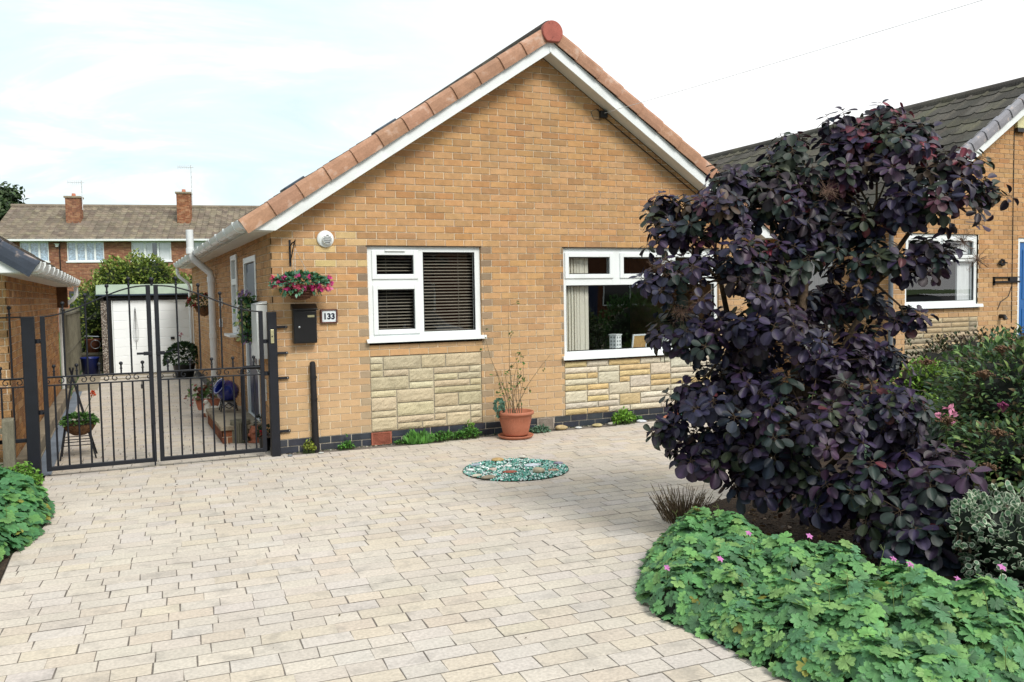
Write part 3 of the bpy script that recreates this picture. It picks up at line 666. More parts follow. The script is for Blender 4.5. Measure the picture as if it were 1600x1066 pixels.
# overhead line from the gable to a pole in the street
def overhead():
    A = np.array((3.97, -.06, 3.79)); P1 = np.array((4.982, -4., 4.013)); B = A+(P1-A)*3.3
    m = MB(); pts = []
    for i in range(25):
        t = i/24; p = A+(B-A)*t; pts.append((p[0], p[1], p[2]-.25*4*t*(1-t)*.35)); 
    m.tube(pts, .0028, 5)
    tag(m.build('overhead_cable', 'cable_pale'), 'thin pale overhead cable running from the gable up across the sky', 'cable')
    q = MB(); q.tube([(B[0], B[1], 0), (B[0], B[1], B[2]+1)], [.13, .1], 12); q.box(B[0]-.4, B[0]+.4, B[1]-.05, B[1]+.05, B[2]+.4, B[2]+.5)
    tag(q.build('telegraph_pole', 'wood_brown'), 'brown wooden telegraph pole standing at the street edge', 'pole')
overhead()

# ================================================================== NEIGHBOURING BUNGALOWS
def right_house():
    W = 6.33; X0 = 8.85; OFFSET[:] = [X0, 0, .25]; ze = 2.30
    T = Thing('bungalow', 'buff brick bungalow with dark ribbed roof and grey verge tiles behind the purple shrub', 'house', loc=(X0+W/2, 0, 0))
    holes = [(.3, 1.90, 1.035, 2.175), (.3, 1.90, .15, .9), (2.84, 3.75, .1, 2.14), (4.4, 5.8, 1.03, 2.175)]
    mb = MB(); brick_wall(mb, (0, 0, 0), (1, 0, 0), (0, -1, 0), W, -.225, 65, holes, [(-SL, 1, ze), (SL, 1, ze+SL*W)]); T.part(mb, 'wall', ['brick', 'blue_brick', 'grout_mortar'])
    mb = MB(); brick_wall(mb, (0, 0, 0), (0, 1, 0), (-1, 0, 0), 10.45, -.225, 34, [(1.1, 1.9, .0, 2.1)], [(0, 1, 2.31)]); T.part(mb, 'side_wall', ['brick_plain', 'blue_brick', 'grout_mortar'])
    m = MB(); m.poly([(0, 10.45, -.25), (W, 10.45, -.25), (W, 10.45, ze), (W/2, 10.45, ze+SL*W/2), (0, 10.45, ze)], 0, GOLD[0]); m.poly([(W, 0, -.25), (W, 10.45, -.25), (W, 10.45, ze), (W, 0, ze)], 0, GOLD[0]); T.part(m, 'rear_wall', ['brick_plain'])
    m = MB(); m.box(.1, W-.1, 2.2, 2.3, 0, 2.2); m.box(.1, W-.1, .14, 2.2, .05, .1); T.part(m, 'room', ['interior'])
    gable_parts(T, 0, W, 0, 10.45, ze, lin('#a5a4ac', .62), True, [lin('#6c6861', .5), lin('#77726a', .5), lin('#625f59', .5), lin('#7c786a', .5)])
    side_gutter(T, 0, -1, -.2, 10.6, ze+.02, 6)
    window(T, .3, 1.90, 1.10, 2.172, .03, [(.38, 1.0, 1.86, 2.07, True), (1.16, 1.80, 1.86, 2.07, True), (.36, 1.84, 1.155, 1.76, False)], 'white window of the neighbouring bungalow', sill=(.05, .06), sill_over=.05)
    m = MB(); m.box(1.55, 1.83, .10, .13, 1.1, 2.17); T.part(m, 'net_curtain', ['curtain'])
    m = MB(); stone_panel(m, .3, 1.9, 0, .152, .9, [lin('#cbb795', .66), lin('#d6c6a8', .68), lin('#b8ab95', .6)], .2, .0748, False); T.part(m, 'stone_panel', ['stone', 'stone'])
    window(T, 4.4, 5.8, 1.10, 2.172, .03, [(4.48, 5.72, 1.18, 2.1, False)], 'plain white single pane window', sill=(.05, .06), sill_over=.05)
    m = MB()
    for a, b, c, d in sub_rect([(2.84, 3.75, .1, 2.14)], (2.91, 3.68, .14, 2.07)): m.box(a, b, .02, .09, c, d)
    f = T.part(m, 'door_frame', ['upvc'], bevel=.004)
    m = MB(); m.box(2.91, 3.68, .04, .08, .14, 2.07); m.box(3.0, 3.6, .03, .04, .3, 1.0); m.box(3.0, 3.6, .03, .04, 1.15, 1.95); T.part(m, 'door', ['door_blue'], bevel=.005)
    m = MB()
    for a, b, c, d in sub_rect([(1.1, 1.9, .0, 2.1)], (1.2, 1.8, .9, 2.0)): m.box(-.02, .04, a, b, c, d)
    T.part(m, 'side_door', ['upvc'], bevel=.004); m = MB(); m.box(.0, .01, 1.2, 1.8, .9, 2.0); T.part(m, 'pane', ['curtain'])
    m = MB(); m.tube([(-.07, -.1, 2.3), (-.07, -.08, 2.2), (-.05, -.05, 2.1), (-.05, -.05, -.2)], .034, 10); T.part(m, 'downpipe', ['lead'])
    m = MB(); m.extr([(2.70, 0, 3.86), (2.92, 0, 3.86), (2.94, 0, 4.14), (2.68, 0, 4.14)], (0, -.06, 0)); a = T.part(m, 'alarm_box', ['yellow_box'], bevel=.01)
    m = MB(); m.extr([(2.70, 0, 3.80), (2.92, 0, 3.80), (2.925, 0, 3.855), (2.695, 0, 3.855)], (0, -.064, 0)); T.part(m, 'alarm_base', ['black_plastic'], under=a)
    m = MB(); m.tube([(2.69, -.008, 3.8), (2.69, -.008, .78)], .006, 5); m.tube([(2.69, -.008, 1.38), (2.6, -.01, 1.2), (2.42, -.01, 1.12), (2.35, -.01, 1.0)], .006, 5); T.part(m, 'wall_cable', ['cable_black'])
    m = MB()
    for i in range(7): a = i*.9; m.ball((2.42+.05*cos(a), -.03, 1.74+.04*sin(a)), .022, n=6)
    m.tube([(2.33, -.02, 1.72), (2.55, -.02, 1.74)], .01, 6); T.part(m, 'wall_ornament', ['black_mat'])
    m = MB(); m.box(2.24, 2.86, -.03, 0, 1.42, 1.45); m.box(2.24, 2.86, -.03, 0, 1.50, 1.515); m.box(2.24, 2.26, -.03, 0, 1.38, 1.515); m.box(2.6, 2.78, -.035, 0, 1.44, 1.51); T.part(m, 'wall_rack', ['black_mat'])
    m = MB(); m.tube([(2.42, 0, .89), (2.42, -.07, .89), (2.42, -.1, .84)], .035, 10); T.part(m, 'waste_pipe', ['black_plastic'])
    OFFSET[:] = [0, 0, 0]
def left_house():
    W = 6.33; X0 = -2.385-W; OFFSET[:] = [X0, .15, -.42]; ze = 2.30
    T = Thing('bungalow', 'brown brick bungalow side with white bracketed gutter beyond the iron gate post', 'house', loc=(X0+W/2, 0, 0))
    mb = MB(); brick_wall(mb, (W, 0, 0), (0, 1, 0), (1, 0, 0), 7.05, 0, 31, [], [(0, 1, 2.31)], pal=[lin('#c9955f', .74), lin('#c28d58', .74), lin('#b78558', .7), lin('#cb9f70', .74), lin('#b08058', .68)]); T.part(mb, 'side_wall', ['brick_plain', 'blue_brick', 'grout_mortar'])
    m = MB(); brick_wall(m, (0, 0, 0), (1, 0, 0), (0, -1, 0), W, 0, 60, [(3, 5, 1, 2.1)], [(-SL, 1, ze), (SL, 1, ze+SL*W)]); T.part(m, 'wall', ['brick_plain', 'blue_brick', 'grout_mortar'])
    m = MB(); m.box(3, 5, .05, .08, 1, 2.1); T.part(m, 'window', ['upvc']); m = MB(); m.poly([(3.08, .045, 1.1), (4.92, .045, 1.1), (4.92, .045, 2.02), (3.08, .045, 2.02)]); T.part(m, 'pane', ['dark_glass'])
    m = MB(); m.poly([(W, 7.05, .0), (0, 7.05, .0), (0, 7.05, ze), (W/2, 7.05, ze+SL*W/2), (W, 7.05, ze)], 0, GOLD[4]); m.poly([(0, 0, 0), (0, 7.05, 0), (0, 7.05, ze), (0, 0, ze)], 0, GOLD[4]); T.part(m, 'rear_wall', ['brick_plain'])
    gable_parts(T, 0, W, 0, 7.17, ze, lin('#4d5666', .5), True, [lin('#625a52', .42), lin('#6e665d', .42), lin('#565049', .42)], capmat='slate_vent', fly=-.65)
    side_gutter(T, W, 1, -.63, 7.42, ze+.02, 13)
    m = MB(); m.tube([(W+.28, 7.33, 2.30), (W+.28, 7.33, 2.16), (W+.22, 7.31, 2.08), (W+.05, 7.22, 1.95), (W+.04, 7.19, 1.8), (W+.04, 7.19, .4)], .034, 10); T.part(m, 'downpipe', ['upvc'])
    m = MB(); m.box(W-.05, W+.16, 7.06, 7.09, 1.95, 2.30); T.part(m, 'gable_box', ['wood_brown'])
    OFFSET[:] = [0, 0, 0]
    # concrete ledge along that wall
    m = MB(); m.box(-2.385, -2.25, .2, 7.3, -.02, .15); m.box(-2.25, -2.235, .22, 7.3, -.02, .02)
    tag(m.build('concrete_ledge', 'concrete', bevel=.012), 'raised brown concrete ledge along the foot of the neighbouring brick wall', 'ledge')
right_house(); left_house()

# ================================================================== FAR TERRACE
def terrace():
    th = radians(-11); T = thing('terraced_house', 'long two storey brick terrace with mossy grey tiled roof and two chimneys', 'house', loc=(-7.3, 43.7, 0)); T.rotation_euler = (0, 0, th)
    def P(mb, name, mats, under=None, **k): o = mb.build(name, mats, **k); o.parent = under or T; return o
    W = 19; wins = [(1.15, 2.55), (3.45, 5.3), (6.7, 8.75), (9.9, 11.6), (13, 15)]; zw = (3.78, 4.88)
    holes = [(a, b, *zw) for a, b in wins]+[(a, b, 1.0, 2.2) for a, b in wins]
    pal = [lin('#a8745a', .68), lin('#b07d60', .68), lin('#9a6a56', .66), lin('#b88a6c', .68), lin('#a2725c', .66)]
    m = MB(); brick_wall(m, (0, 0, 0), (1, 0, 0), (0, -1, 0), W, 0, 67, holes, [(0, 1, 5.02)], pal=pal, mort=lin('#b9a58e', .6)); P(m, 'wall', ['brick_plain', 'blue_brick', 'grout_mortar'])
    m = MB(); m.poly([(0, 0, 0), (0, 8, 0), (0, 8, 5), (0, 4, 7.2), (0, 0, 5)], 0, pal[0]); m.poly([(W, 0, 0), (W, 8, 0), (W, 8, 5), (W, 4, 7.2), (W, 0, 5)], 0, pal[0]); m.poly([(0, 8, 0), (W, 8, 0), (W, 8, 5), (0, 8, 5)], 0, pal[0]); P(m, 'rear_wall', ['brick_plain'])
    m = MB(); m.box(.2, W-.2, .35, .4, 0, 5); P(m, 'room', ['interior'])
    up = np.array((0, 4.35, 2.2)); Lr = np.linalg.norm(up); up = up/Lr; tp = [lin('#94887a', .6), lin('#9c8f7f', .6), lin('#897d70', .6), lin('#a19582', .6)]
    m = MB(); roof_slope(m, (-.3, -.35, 4.98), up, (1, 0, 0), Lr, W+.6, tp, tl=.33, tw=.33, prof=.06); m.poly([(-.3, -.3, 4.95), (W+.3, -.3, 4.95), (W+.3, 4, 7.15), (-.3, 4, 7.15)], 0, tp[0]); m.poly([(-.3, 4, 7.17), (W+.3, 4, 7.17), (W+.3, 8.35, 4.98), (-.3, 8.35, 4.98)], 0, tp[0])
    r = P(m, 'roof', ['roof_tile'])
    m = MB(); m.tube([(-.35, 4, 7.19), (W+.35, 4, 7.19)], .13, 8, tint=tp[1]); P(m, 'ridge', ['roof_tile'], r)
    m = MB(); m.box(-.3, W+.3, -.46, -.33, 4.90, 5.0); P(m, 'gutter', ['upvc']); m = MB(); m.box(-.3, W+.3, -.33, 0, 4.88, 4.9); P(m, 'soffit', ['upvc'])
    for i, (a, b) in enumerate(wins):
        n = (3, 4, 3, 3, 4)[i]
        m = MB(); rc = [(a, b, *zw)]
        for k in range(n): w = (b-a)/n; rc = sub_rect(rc, (a+w*k+.05, a+w*(k+1)-.05, zw[0]+.1, zw[1]-.07))
        for q in rc: m.box(q[0], q[1], .02, .09, q[2], q[3])
        m.box(a-.06, b+.06, -.05, .05, zw[0]-.03, zw[0]+.04)
        f = P(m, 'window', ['upvc'])
        for k in range(n):
            w = (b-a)/n; x0, x1 = a+w*k+.05, a+w*(k+1)-.05; m = MB(); m.poly([(x0, .06, zw[0]+.1), (x1, .06, zw[0]+.1), (x1, .06, zw[1]-.07), (x0, .06, zw[1]-.07)]); P(m, 'pane', ['glass_far'], f)
        m = MB()
        if i < 2: m.box(a+.02, b-.02, .12, .14, zw[0], zw[1]); P(m, 'net_curtain', ['patterned_net'], f)
        else:
            m.box(a+.05, a+.62, .12, .14, zw[0], zw[1]); m.box(b-.62, b-.05, .12, .14, zw[0], zw[1]); m.box(a+.72, a+1.05, .14, .16, zw[0], zw[1]); P(m, 'curtain', ['curtain'], f)
        m = MB(); m.box(a, b, .03, .08, 1.0, 2.2); P(m, 'lower_window', ['dark_glass'])
    for u, z0, z1, c in ((3.05, 5.6, 7.5, 0), (8.9, 5.6, 7.8, 1)):
        m = MB(); w = .74; y = 1.7
        for (o, uu, n) in (((u, y, z0), (1, 0, 0), (0, -1, 0)), ((u, y, z0), (0, 1, 0), (-1, 0, 0)), ((u+w, y, z0), (0, 1, 0), (1, 0, 0)), ((u, y+w, z0), (1, 0, 0), (0, 1, 0))):
            brick_wall(m, o, uu, n, w, 0, int((z1-z0)/.075), pal=pal if c == 0 else [lin('#b87c5a', .62), lin('#a56c50', .6), lin('#c59270', .65)], mort=lin('#b9a58e', .6))
        ch = P(m, 'chimney', ['brick_plain', 'blue_brick', 'grout_mortar'], r)
        # courses start at z0 given in the origin, so shift is built in
        m = MB(); m.box(u-.06, u+w+.06, y-.06, y+w+.06, z1-.06, z1+.04); P(m, 'chimney_cap', ['concrete'])
        m = MB(); m.lathe([(.12, z1), (.1, z1+.22), (.0, z1+.22)], (u+w/2, y+w/2, 0), 12); P(m, 'chimney_pot', ['terracotta'])
        m = MB(); m.extr([(u-.3, y-.5, z0-.25), (u+w+.3, y-.5, z0-.25), (u+w+.25, y+.4, z0+.25), (u-.1, y+.4, z0+.25)], (0, -.02, .05)); P(m, 'flashing', ['lead'])
        m = MB(); x = u+w+.08; h = 2.0 if c else 1.35
        m.tube([(x, y+.3, z1-.7), (x, y+.3, z1+h-.4)], .025, 6); m.tube([(x-.75, y+.3, z1+h-.5), (x+.15, y+.3, z1+h-.52)], .018, 5)
        for k in range(7): m.tube([(x-.7+k*.11, y+.3-.0, z1+h-.62), (x-.7+k*.11, y+.3, z1+h-.4)], .01, 4)
        P(m, 'aerial', ['cable_pale'])
    m = MB(); m.box(2.92, 3.06, -.14, 0, 4.6, 4.78); m.extr([(2.86, -.16, 4.78), (3.12, -.16, 4.78), (3.06, -.1, 4.68), (2.92, -.1, 4.68)], (0, .1, 0)); P(m, 'wall_lamp', ['upvc'])
    m = MB(); m.tube([(3.1, -.05, 4.9), (3.1, -.05, 0)], .03, 6); P(m, 'downpipe', ['black_mat'])
terrace()

# ================================================================== GATES AND RAILINGS
def scroll(mb, x0, x1, z, h, y, r=.0045):
    """pair of C-scrolls forming an arch between x0 and x1"""
    xm = (x0+x1)/2; w = (x1-x0)/2*.92; pts = []
    R = h*.5
    for s in (-1, 1):
        p = []; cx = xm+s*(w-R*.62); cz = z+R*.62
        for i in range(18):
            a = i/17*1.55*2*pi; rr = R*.62*(1-.62*i/17)
            p.append((cx+s*rr*cos(a-pi/2+pi*.9)*1, y, cz+rr*sin(a-pi/2+pi*.9)*-1)) if False else None
        p = []
        for i in range(20):
            t = i/19; a = pi/2-t*2*pi*.95; rr = R*(1-.72*t)
            p.append((xm+s*(w-R)+s*rr*cos(a), y, z+R+rr*sin(a)))
        pts.append(p)
    arch = pts[0][::-1]+pts[1]
    mb.tube(arch, r, 5)
def rails(x0, x1, zt, mirror, T, gate=True, zbot=.075, n=10, y=-.06):
    """zt(t): height of the top rail, t from 0 at the post to 1 at the meeting edge"""
    w = .02; f = MB()
    X = lambda t: x0+(x1-x0)*t
    if gate:
        f.box(min(x0, x0+w*2*mirror), max(x0, x0+w*2*mirror), y-w, y+w, zbot-w, zt(0)+.005)
        f.box(min(x1, x1-w*2*mirror), max(x1, x1-w*2*mirror), y-w, y+w, zbot-w, zt(1)+.01)
        f.box(min(x0, x1), max(x0, x1), y-w+.001, y+w-.001, zbot-w+.001, zbot+w)
    else: f.box(min(x0, x1), max(x0, x1), y-.012, y+.012, zbot-.018, zbot+.018)
    for z in (.855, .933): f.box(min(x0, x1), max(x0, x1), y-.008, y+.008, z-.007, z+.007)
    fr = T.part(f, 'frame', ['iron'], bevel=.003)
    m = MB(); m.tube([(X(i/24), y, zt(i/24)) for i in range(25)], .008, 6); T.part(m, 'top_rail', ['iron'])
    for i in range(1, n):
        m = MB(); t = i/n; m.tube([(X(t), y, zbot), (X(t), y, .855)], .0085, 6); T.part(m, 'bar', ['iron'])
        z0 = .933
        if i % 2 == 1 and gate or (not gate and i % 2 == 0):   # short finial on the middle rail
            m = MB(); m.tube([(X(t), y, z0), (X(t), y, z0+.085)], .008, 6); m.ball((X(t), y, z0+.1), .018, n=10); m.lathe([(.008, z0+.045), (.014, z0+.052), (.008, z0+.06)], (X(t), y, 0), 8); T.part(m, 'finial', ['iron'])
        else:
            m = MB(); a = zt(t); m.tube([(X(t), y, z0), (X(t), y, a+.07)], .0085, 6); m.ball((X(t), y, a+.088), .019, n=10); m.lathe([(.008, a+.02), (.015, a+.03), (.008, a+.04)], (X(t), y, 0), 8); T.part(m, 'spear_bar', ['iron'])
    k = 0
    while k < n-1:
        a, b = X((k+.02)/n), X((k+1.98)/n)
        m = MB(); scroll(m, min(a, b), max(a, b), .862, .064, y); T.part(m, 'scroll', ['iron']); k += 2
def gates():
    sm = lambda t: t*t*(3-2*t)
    A = Thing('iron_gate', 'black wrought iron gate leaf hinged on the free standing post', 'gate', 'pair of driveway gates', loc=(-2.1, -.06, 0))
    zt = lambda t: 1.495+.275*sm(min(1, t*1.05)); rails(-2.105, -1.158, zt, 1, A)
    m = MB(); m.box(-1.24, -1.16, -.095, -.078, 1.10, 1.135); m.box(-1.30, -1.2, -.09, -.08, 1.108, 1.13); A.part(m, 'latch', ['iron'], bevel=.003)
    m = MB(); m.box(-1.275, -1.245, -.09, -.07, .78, .82); m.tube([(-1.268, -.08, .82), (-1.268, -.08, .86), (-1.252, -.08, .86), (-1.252, -.08, .82)], .003, 5); A.part(m, 'padlock', ['black_mat'])
    m = MB(); m.tube([(-1.175, -.09, .02), (-1.175, -.09, .42), (-1.2, -.09, .42)], .007, 6); A.part(m, 'drop_bolt', ['iron'])
    B = Thing('iron_gate', 'black wrought iron gate leaf hinged beside the letterbox wall', 'gate', 'pair of driveway gates', loc=(-.1, -.06, 0))
    rails(-.112, -1.128, zt, -1, B)
    m = MB(); m.box(-1.13, -1.05, -.095, -.078, 1.10, 1.135); m.tube([(-1.06, -.1, 1.115), (-1.01, -.11, 1.13), (-.97, -.12, 1.15)], .006, 6); B.part(m, 'handle', ['iron'])
    m = MB(); m.ball((-1.143, -.06, 1.83), .024); m.tube([(-1.143, -.06, 1.77), (-1.143, -.06, 1.82)], .012, 8); B.part(m, 'finial', ['iron'])
    for z in (.86, 1.19): 
        m = MB(); m.tube([(-.112, -.06, z), (-.07, -.06, z)], .014, 8); m.tube([(-.094, -.06, z-.02), (-.094, -.06, z+.02)], .024, 10); B.part(m, 'hinge', ['iron'])
        m = MB(); m.tube([(-2.15, -.06, z-.25 if z < 1 else z+.08), (-2.105, -.06, z-.25 if z < 1 else z+.08)], .014, 8); m.tube([(-2.13, -.06, (z-.25 if z < 1 else z+.08)-.02), (-2.13, -.06, (z-.25 if z < 1 else z+.08)+.02)], .022, 10); A.part(m, 'hinge', ['iron'])
    P = Thing('gate_post', 'square black steel post bolted to the corner of the bungalow wall', 'post', loc=(-.025, -.06, 0))
    m = MB(); m.box(-.068, .02, -.105, -.012, 0, 1.49); P.part(m, 'post', ['iron'], bevel=.005)
    for z in (1.33, 1.06, .80, .245):
        m = MB(); m.box(.02, .14, -.028, -.006, z-.012, z+.012); b = P.part(m, 'fixing_strap', ['iron'], bevel=.002)
        m = MB(); m.ball((.125, -.03, z), .006, n=8); P.part(m, 'bolt', ['steel'], under=b)
    m = MB(); m.box(-.045, -.012, -.115, -.105, 1.17, 1.31); k = P.part(m, 'lock_plate', ['brass'], bevel=.003); m = MB(); m.ball((-.03, -.116, 1.24), .008, n=8); P.part(m, 'keyhole', ['black_plastic'], under=k)
    P = Thing('gate_post', 'free standing square black steel post between the gates and the side railing', 'post', loc=(-2.2, -.06, 0))
    m = MB(); m.box(-2.255, -2.15, -.11, -.01, -.03, 1.5); P.part(m, 'post', ['iron'], bevel=.005)
    L = Thing('iron_railing', 'short black iron railing panel between the gate post and the wooden fence', 'railing', loc=(-2.6, -.06, 0))
    rails(-2.255, -2.9, lambda t: 1.495, 1, L, gate=False, zbot=.36, n=7)
gates()

# ================================================================== GARAGE AND BACK YARD
def garage():
    T = Thing('garage', 'low white up and over garage with pebbledash panels and pale green roof edge', 'garage', loc=(-.8, 11.5, 0)); y = 11.5; X0, X1 = -1.81, 1.0
    pv = [lin('#c9beb4', .6), lin('#8d8177', .5), lin('#e3dcd2', .7), lin('#6f655e', .45), lin('#b59f8c', .6)]
    m = MB(); m.box(X0, -1.675, y, y+.1, 0, 1.64, 0, lin('#9c9087', .5)); m.box(X1-.12, X1, y, y+.1, 0, 1.64, 0, lin('#9c9087', .5)); m.box(X0, X0+.06, y+.1, y+5, 0, 1.9, 0, lin('#9c9087', .5)); m.box(X1-.06, X1, y+.1, y+5, 0, 1.9, 0, lin('#9c9087', .5))
    for _ in range(1300): m.ball((random.uniform(X0+.005, -1.68), y-.002, random.uniform(.02, 1.63)), random.uniform(.006, .012), n=5, tint=random.choice(pv))
    T.part(m, 'pebbledash_panel', ['pebbledash'])
    m = MB(); m.box(-1.675, -1.60, y-.01, y+.08, 0, 1.645); m.box(-1.675, X1-.1, y-.012, y+.08, 1.645, 1.70); m.box(X0, X1, y-.02, y+.1, 1.715, 1.76); m.box(X1-.2, X1-.12, y-.01, y+.08, 0, 1.645); T.part(m, 'door_frame', ['black_plastic'])
    m = MB(); m.box(-1.60, -1.575, y-.005, y+.07, 0, 1.645); T.part(m, 'frame_trim', ['upvc'])
    m = MB(); z = .02; k = 0
    while z < 1.62:
        z1 = min(z+.196, 1.635); m.extr([(-1.57, y+.01, z), (-1.57, y+.002, z+.008), (-1.57, y+.002, z1-.008), (-1.57, y+.012, z1)], (X1-.2+1.57, 0, 0)); z = z1
    m.poly([(-1.57, y+.03, 0), (X1-.2, y+.03, 0), (X1-.2, y+.03, 1.64), (-1.57, y+.03, 1.64)]); d = T.part(m, 'door', ['garage_white'])
    m = MB(); m.box(-.42, -.34, y-.03, y+.01, .75, .8); T.part(m, 'handle', ['black_plastic'], under=d)
    m = MB(); m.extr([(X0-.08, y-.14, 1.76), (X1+.1, y-.14, 1.76), (X1+.1, y+.1, 1.99), (X0+.0, y+.1, 1.99)], (0, .03, 0)); m.extr([(X0-.08, y-.14, 1.76), (X0-.08, y+.1, 1.98), (X0-.08, y+5.2, 1.9), (X0-.08, y+5.2, 1.8)], (X1-X0+.16, 0, 0)); T.part(m, 'roof', ['roof_green'])
    m = MB(); m.box(X0-.09, X1+.1, y-.16, y-.14, 1.745, 1.775); T.part(m, 'fascia', ['slate_vent'])
    # black wire ornament hanging against the door
    o = MB(); cx = -1.13
    for k in range(5):
        a = (k-2)*.028; o.tube([(cx+a*.15, y-.03, 1.45), (cx+a*.5, y-.035, 1.2), (cx+a, y-.04, .95), (cx+a*.9, y-.035, .78), (cx+a*.3, y-.03, .72)], .0022, 4)
    o.tube([(cx, y-.03, 1.48), (cx, y-.03, .55)], .004, 4)
    tag(o.build('wire_ornament', 'cable_black'), 'thin dark wire wind ornament hanging on the white garage door', 'ornament')
garage()
def back_fence():
    F = Thing('wooden_fence', 'weathered grey larch lap fence in the yard beside the garage', 'fence', loc=(-2.3, 7.5, 0))
    x = -2.33
    for i in range(5):
        y0 = 7.55+i*1.5; m = MB(); m.box(x-.04, x+.04, y0-.04, y0+.04, 0, 1.5); F.part(m, 'fence_post', ['wood_grey'])
        if i == 4: break
        m = MB()
        for k in range(11): m.extr([(x, y0+.04, .05+k*.125), (x+.02, y0+.04, .045+k*.125), (x+.008, y0+.04, .19+k*.125), (x, y0+.04, .19+k*.125)], (0, 1.42, 0))
        m.box(x+.012, x+.04, y0+.04, y0+1.46, 1.39, 1.43); 
        for yy in (.35, .75, 1.1): m.box(x+.012, x+.04, y0+yy, y0+yy+.045, .06, 1.42)
        m.box(x+.012, x+.035, y0+.04, y0+1.46, .7, .74)
        F.part(m, 'fence_panel', ['wood_grey'])
    G = Thing('picket_fence', 'low weathered wooden garden fence ending beside the iron railing', 'fence', loc=(-2.45, -.2, 0)); y = -.16
    m = MB(); m.box(-2.435, -2.342, y-.045, y+.045, -.02, .56); m.extr([(-2.435, y-.045, .56), (-2.342, y-.045, .56), (-2.342, y, .585), (-2.435, y, .585)], (0, .045, 0)); G.part(m, 'fence_post', ['wood_grey'], bevel=.004)
    for z in (.45, .14): m = MB(); m.box(-4.2, -2.435, y-.02, y+.01, z, z+.05); G.part(m, 'rail', ['wood_grey'])
    x = -2.47
    while x > -4.2:
        m = MB(); m.box(x-.09, x, y+.01, y+.028, .0, .53+random.uniform(-.01, .01)); G.part(m, 'pale', ['wood_grey']); x -= .1
    m = MB(); m.obox((-2.75, y-.03, .30), rotm((0, 1, 0), -.45), .33, .012, .025); G.part(m, 'brace', ['wood_grey'])
back_fence()

# ================================================================== LEAF TEMPLATES
def strip_leaf(ts, ws, cup=.12, droop=.15, cols=2):
    V = []; F = []; n = cols*2+1
    for t, w in zip(ts, ws):
        for k in range(-cols, cols+1):
            u = k/cols; V.append((w*u, t, cup*w*abs(u)**1.3*2-droop*t*t))
    for i in range(len(ts)-1):
        for k in range(n-1): a = i*n+k; F.append((a, a+1, a+n+1, a+n))
    return np.array(V), F
L_SMOKE = strip_leaf([0, .08, .3, .55, .78, .93, 1], [.03, .16, .33, .39, .36, .22, .05], .16, .12, 2)
L_SMOKES = [strip_leaf([0, .08, .3, .55, .78, .93, 1], [.03, .16*a, .33*a, .39*a, .36*a, .22*a, .05], b, d, 2) for a, b, d in ((1, .16, .12), (.88, .3, .25), (1.08, .05, .02), (.8, .22, -.12), (.95, -.1, .2), (1.0, .35, .4))]
SM_T = np.tile(np.array([.88, .96, 1.55, .96, .88]), 7)
L_LANCE = strip_leaf([0, .3, .65, 1], [.02, .17, .14, .0], .3, .35, 1)
L_SPIR = strip_leaf([0, .3, .65, 1], [.03, .24, .19, .0], .2, .3, 1)
L_OVAL = strip_leaf([0, .25, .6, 1], [.03, .26, .28, .02], .25, .2, 1)
def palmate(lobes=7, deep=.55):
    V = [(0, .0, 0)]; ang = np.linspace(-2.55, 2.55, lobes); O = []
    for i, a in enumerate(ang):
        R = 1.0 if abs(a) < 1.2 else (.92 if abs(a) < 2.2 else .78); d = 5.1/(lobes-1)
        for da, rr in ((-.42, .80), (-.34, .78), (-.22, .95), (-.12, .88), (0, 1.0), (.12, .88), (.22, .95), (.34, .78), (.42, .80)): O.append((a+da*d*1.0, rr*R))
        if i < lobes-1: O.append((a+d/2, deep))
    for a, r in O: V.append((r*sin(a), r*cos(a), .10*r*r*(1 if int(abs(a)*3) % 2 else .4)-.16*r*r))
    return np.array(V), [(0, i, i+1) for i in range(1, len(V)-1)]
L_PALM = palmate(7, .60); L_PALM5 = palmate(5, .56)
L_ROUND = (lambda: ((lambda V, F: (np.array(V), F))(
    [(0, .5, 0)]+[(.26*sin(a), .5+.34*cos(a), .0) for a in np.linspace(0, 2*pi, 9)[:-1]]+[(.44*sin(a)*(1-.15*cos(a)), .5+.55*cos(a), .06) for a in np.linspace(0, 2*pi, 9)[:-1]],
    [(0, 1+k, 1+(k+1) % 8) for k in range(8)]+[(1+k, 9+k, 9+(k+1) % 8, 1+(k+1) % 8) for k in range(8)])))()
def rdir(): 
    v = RNG.normal(size=3); return v/np.linalg.norm(v)
def leaf(mb, tm, p, d, up, size, tint, mat=0, smooth=True): mb.inst(tm, frame_to(d, up), p, size, mat, tint, smooth)

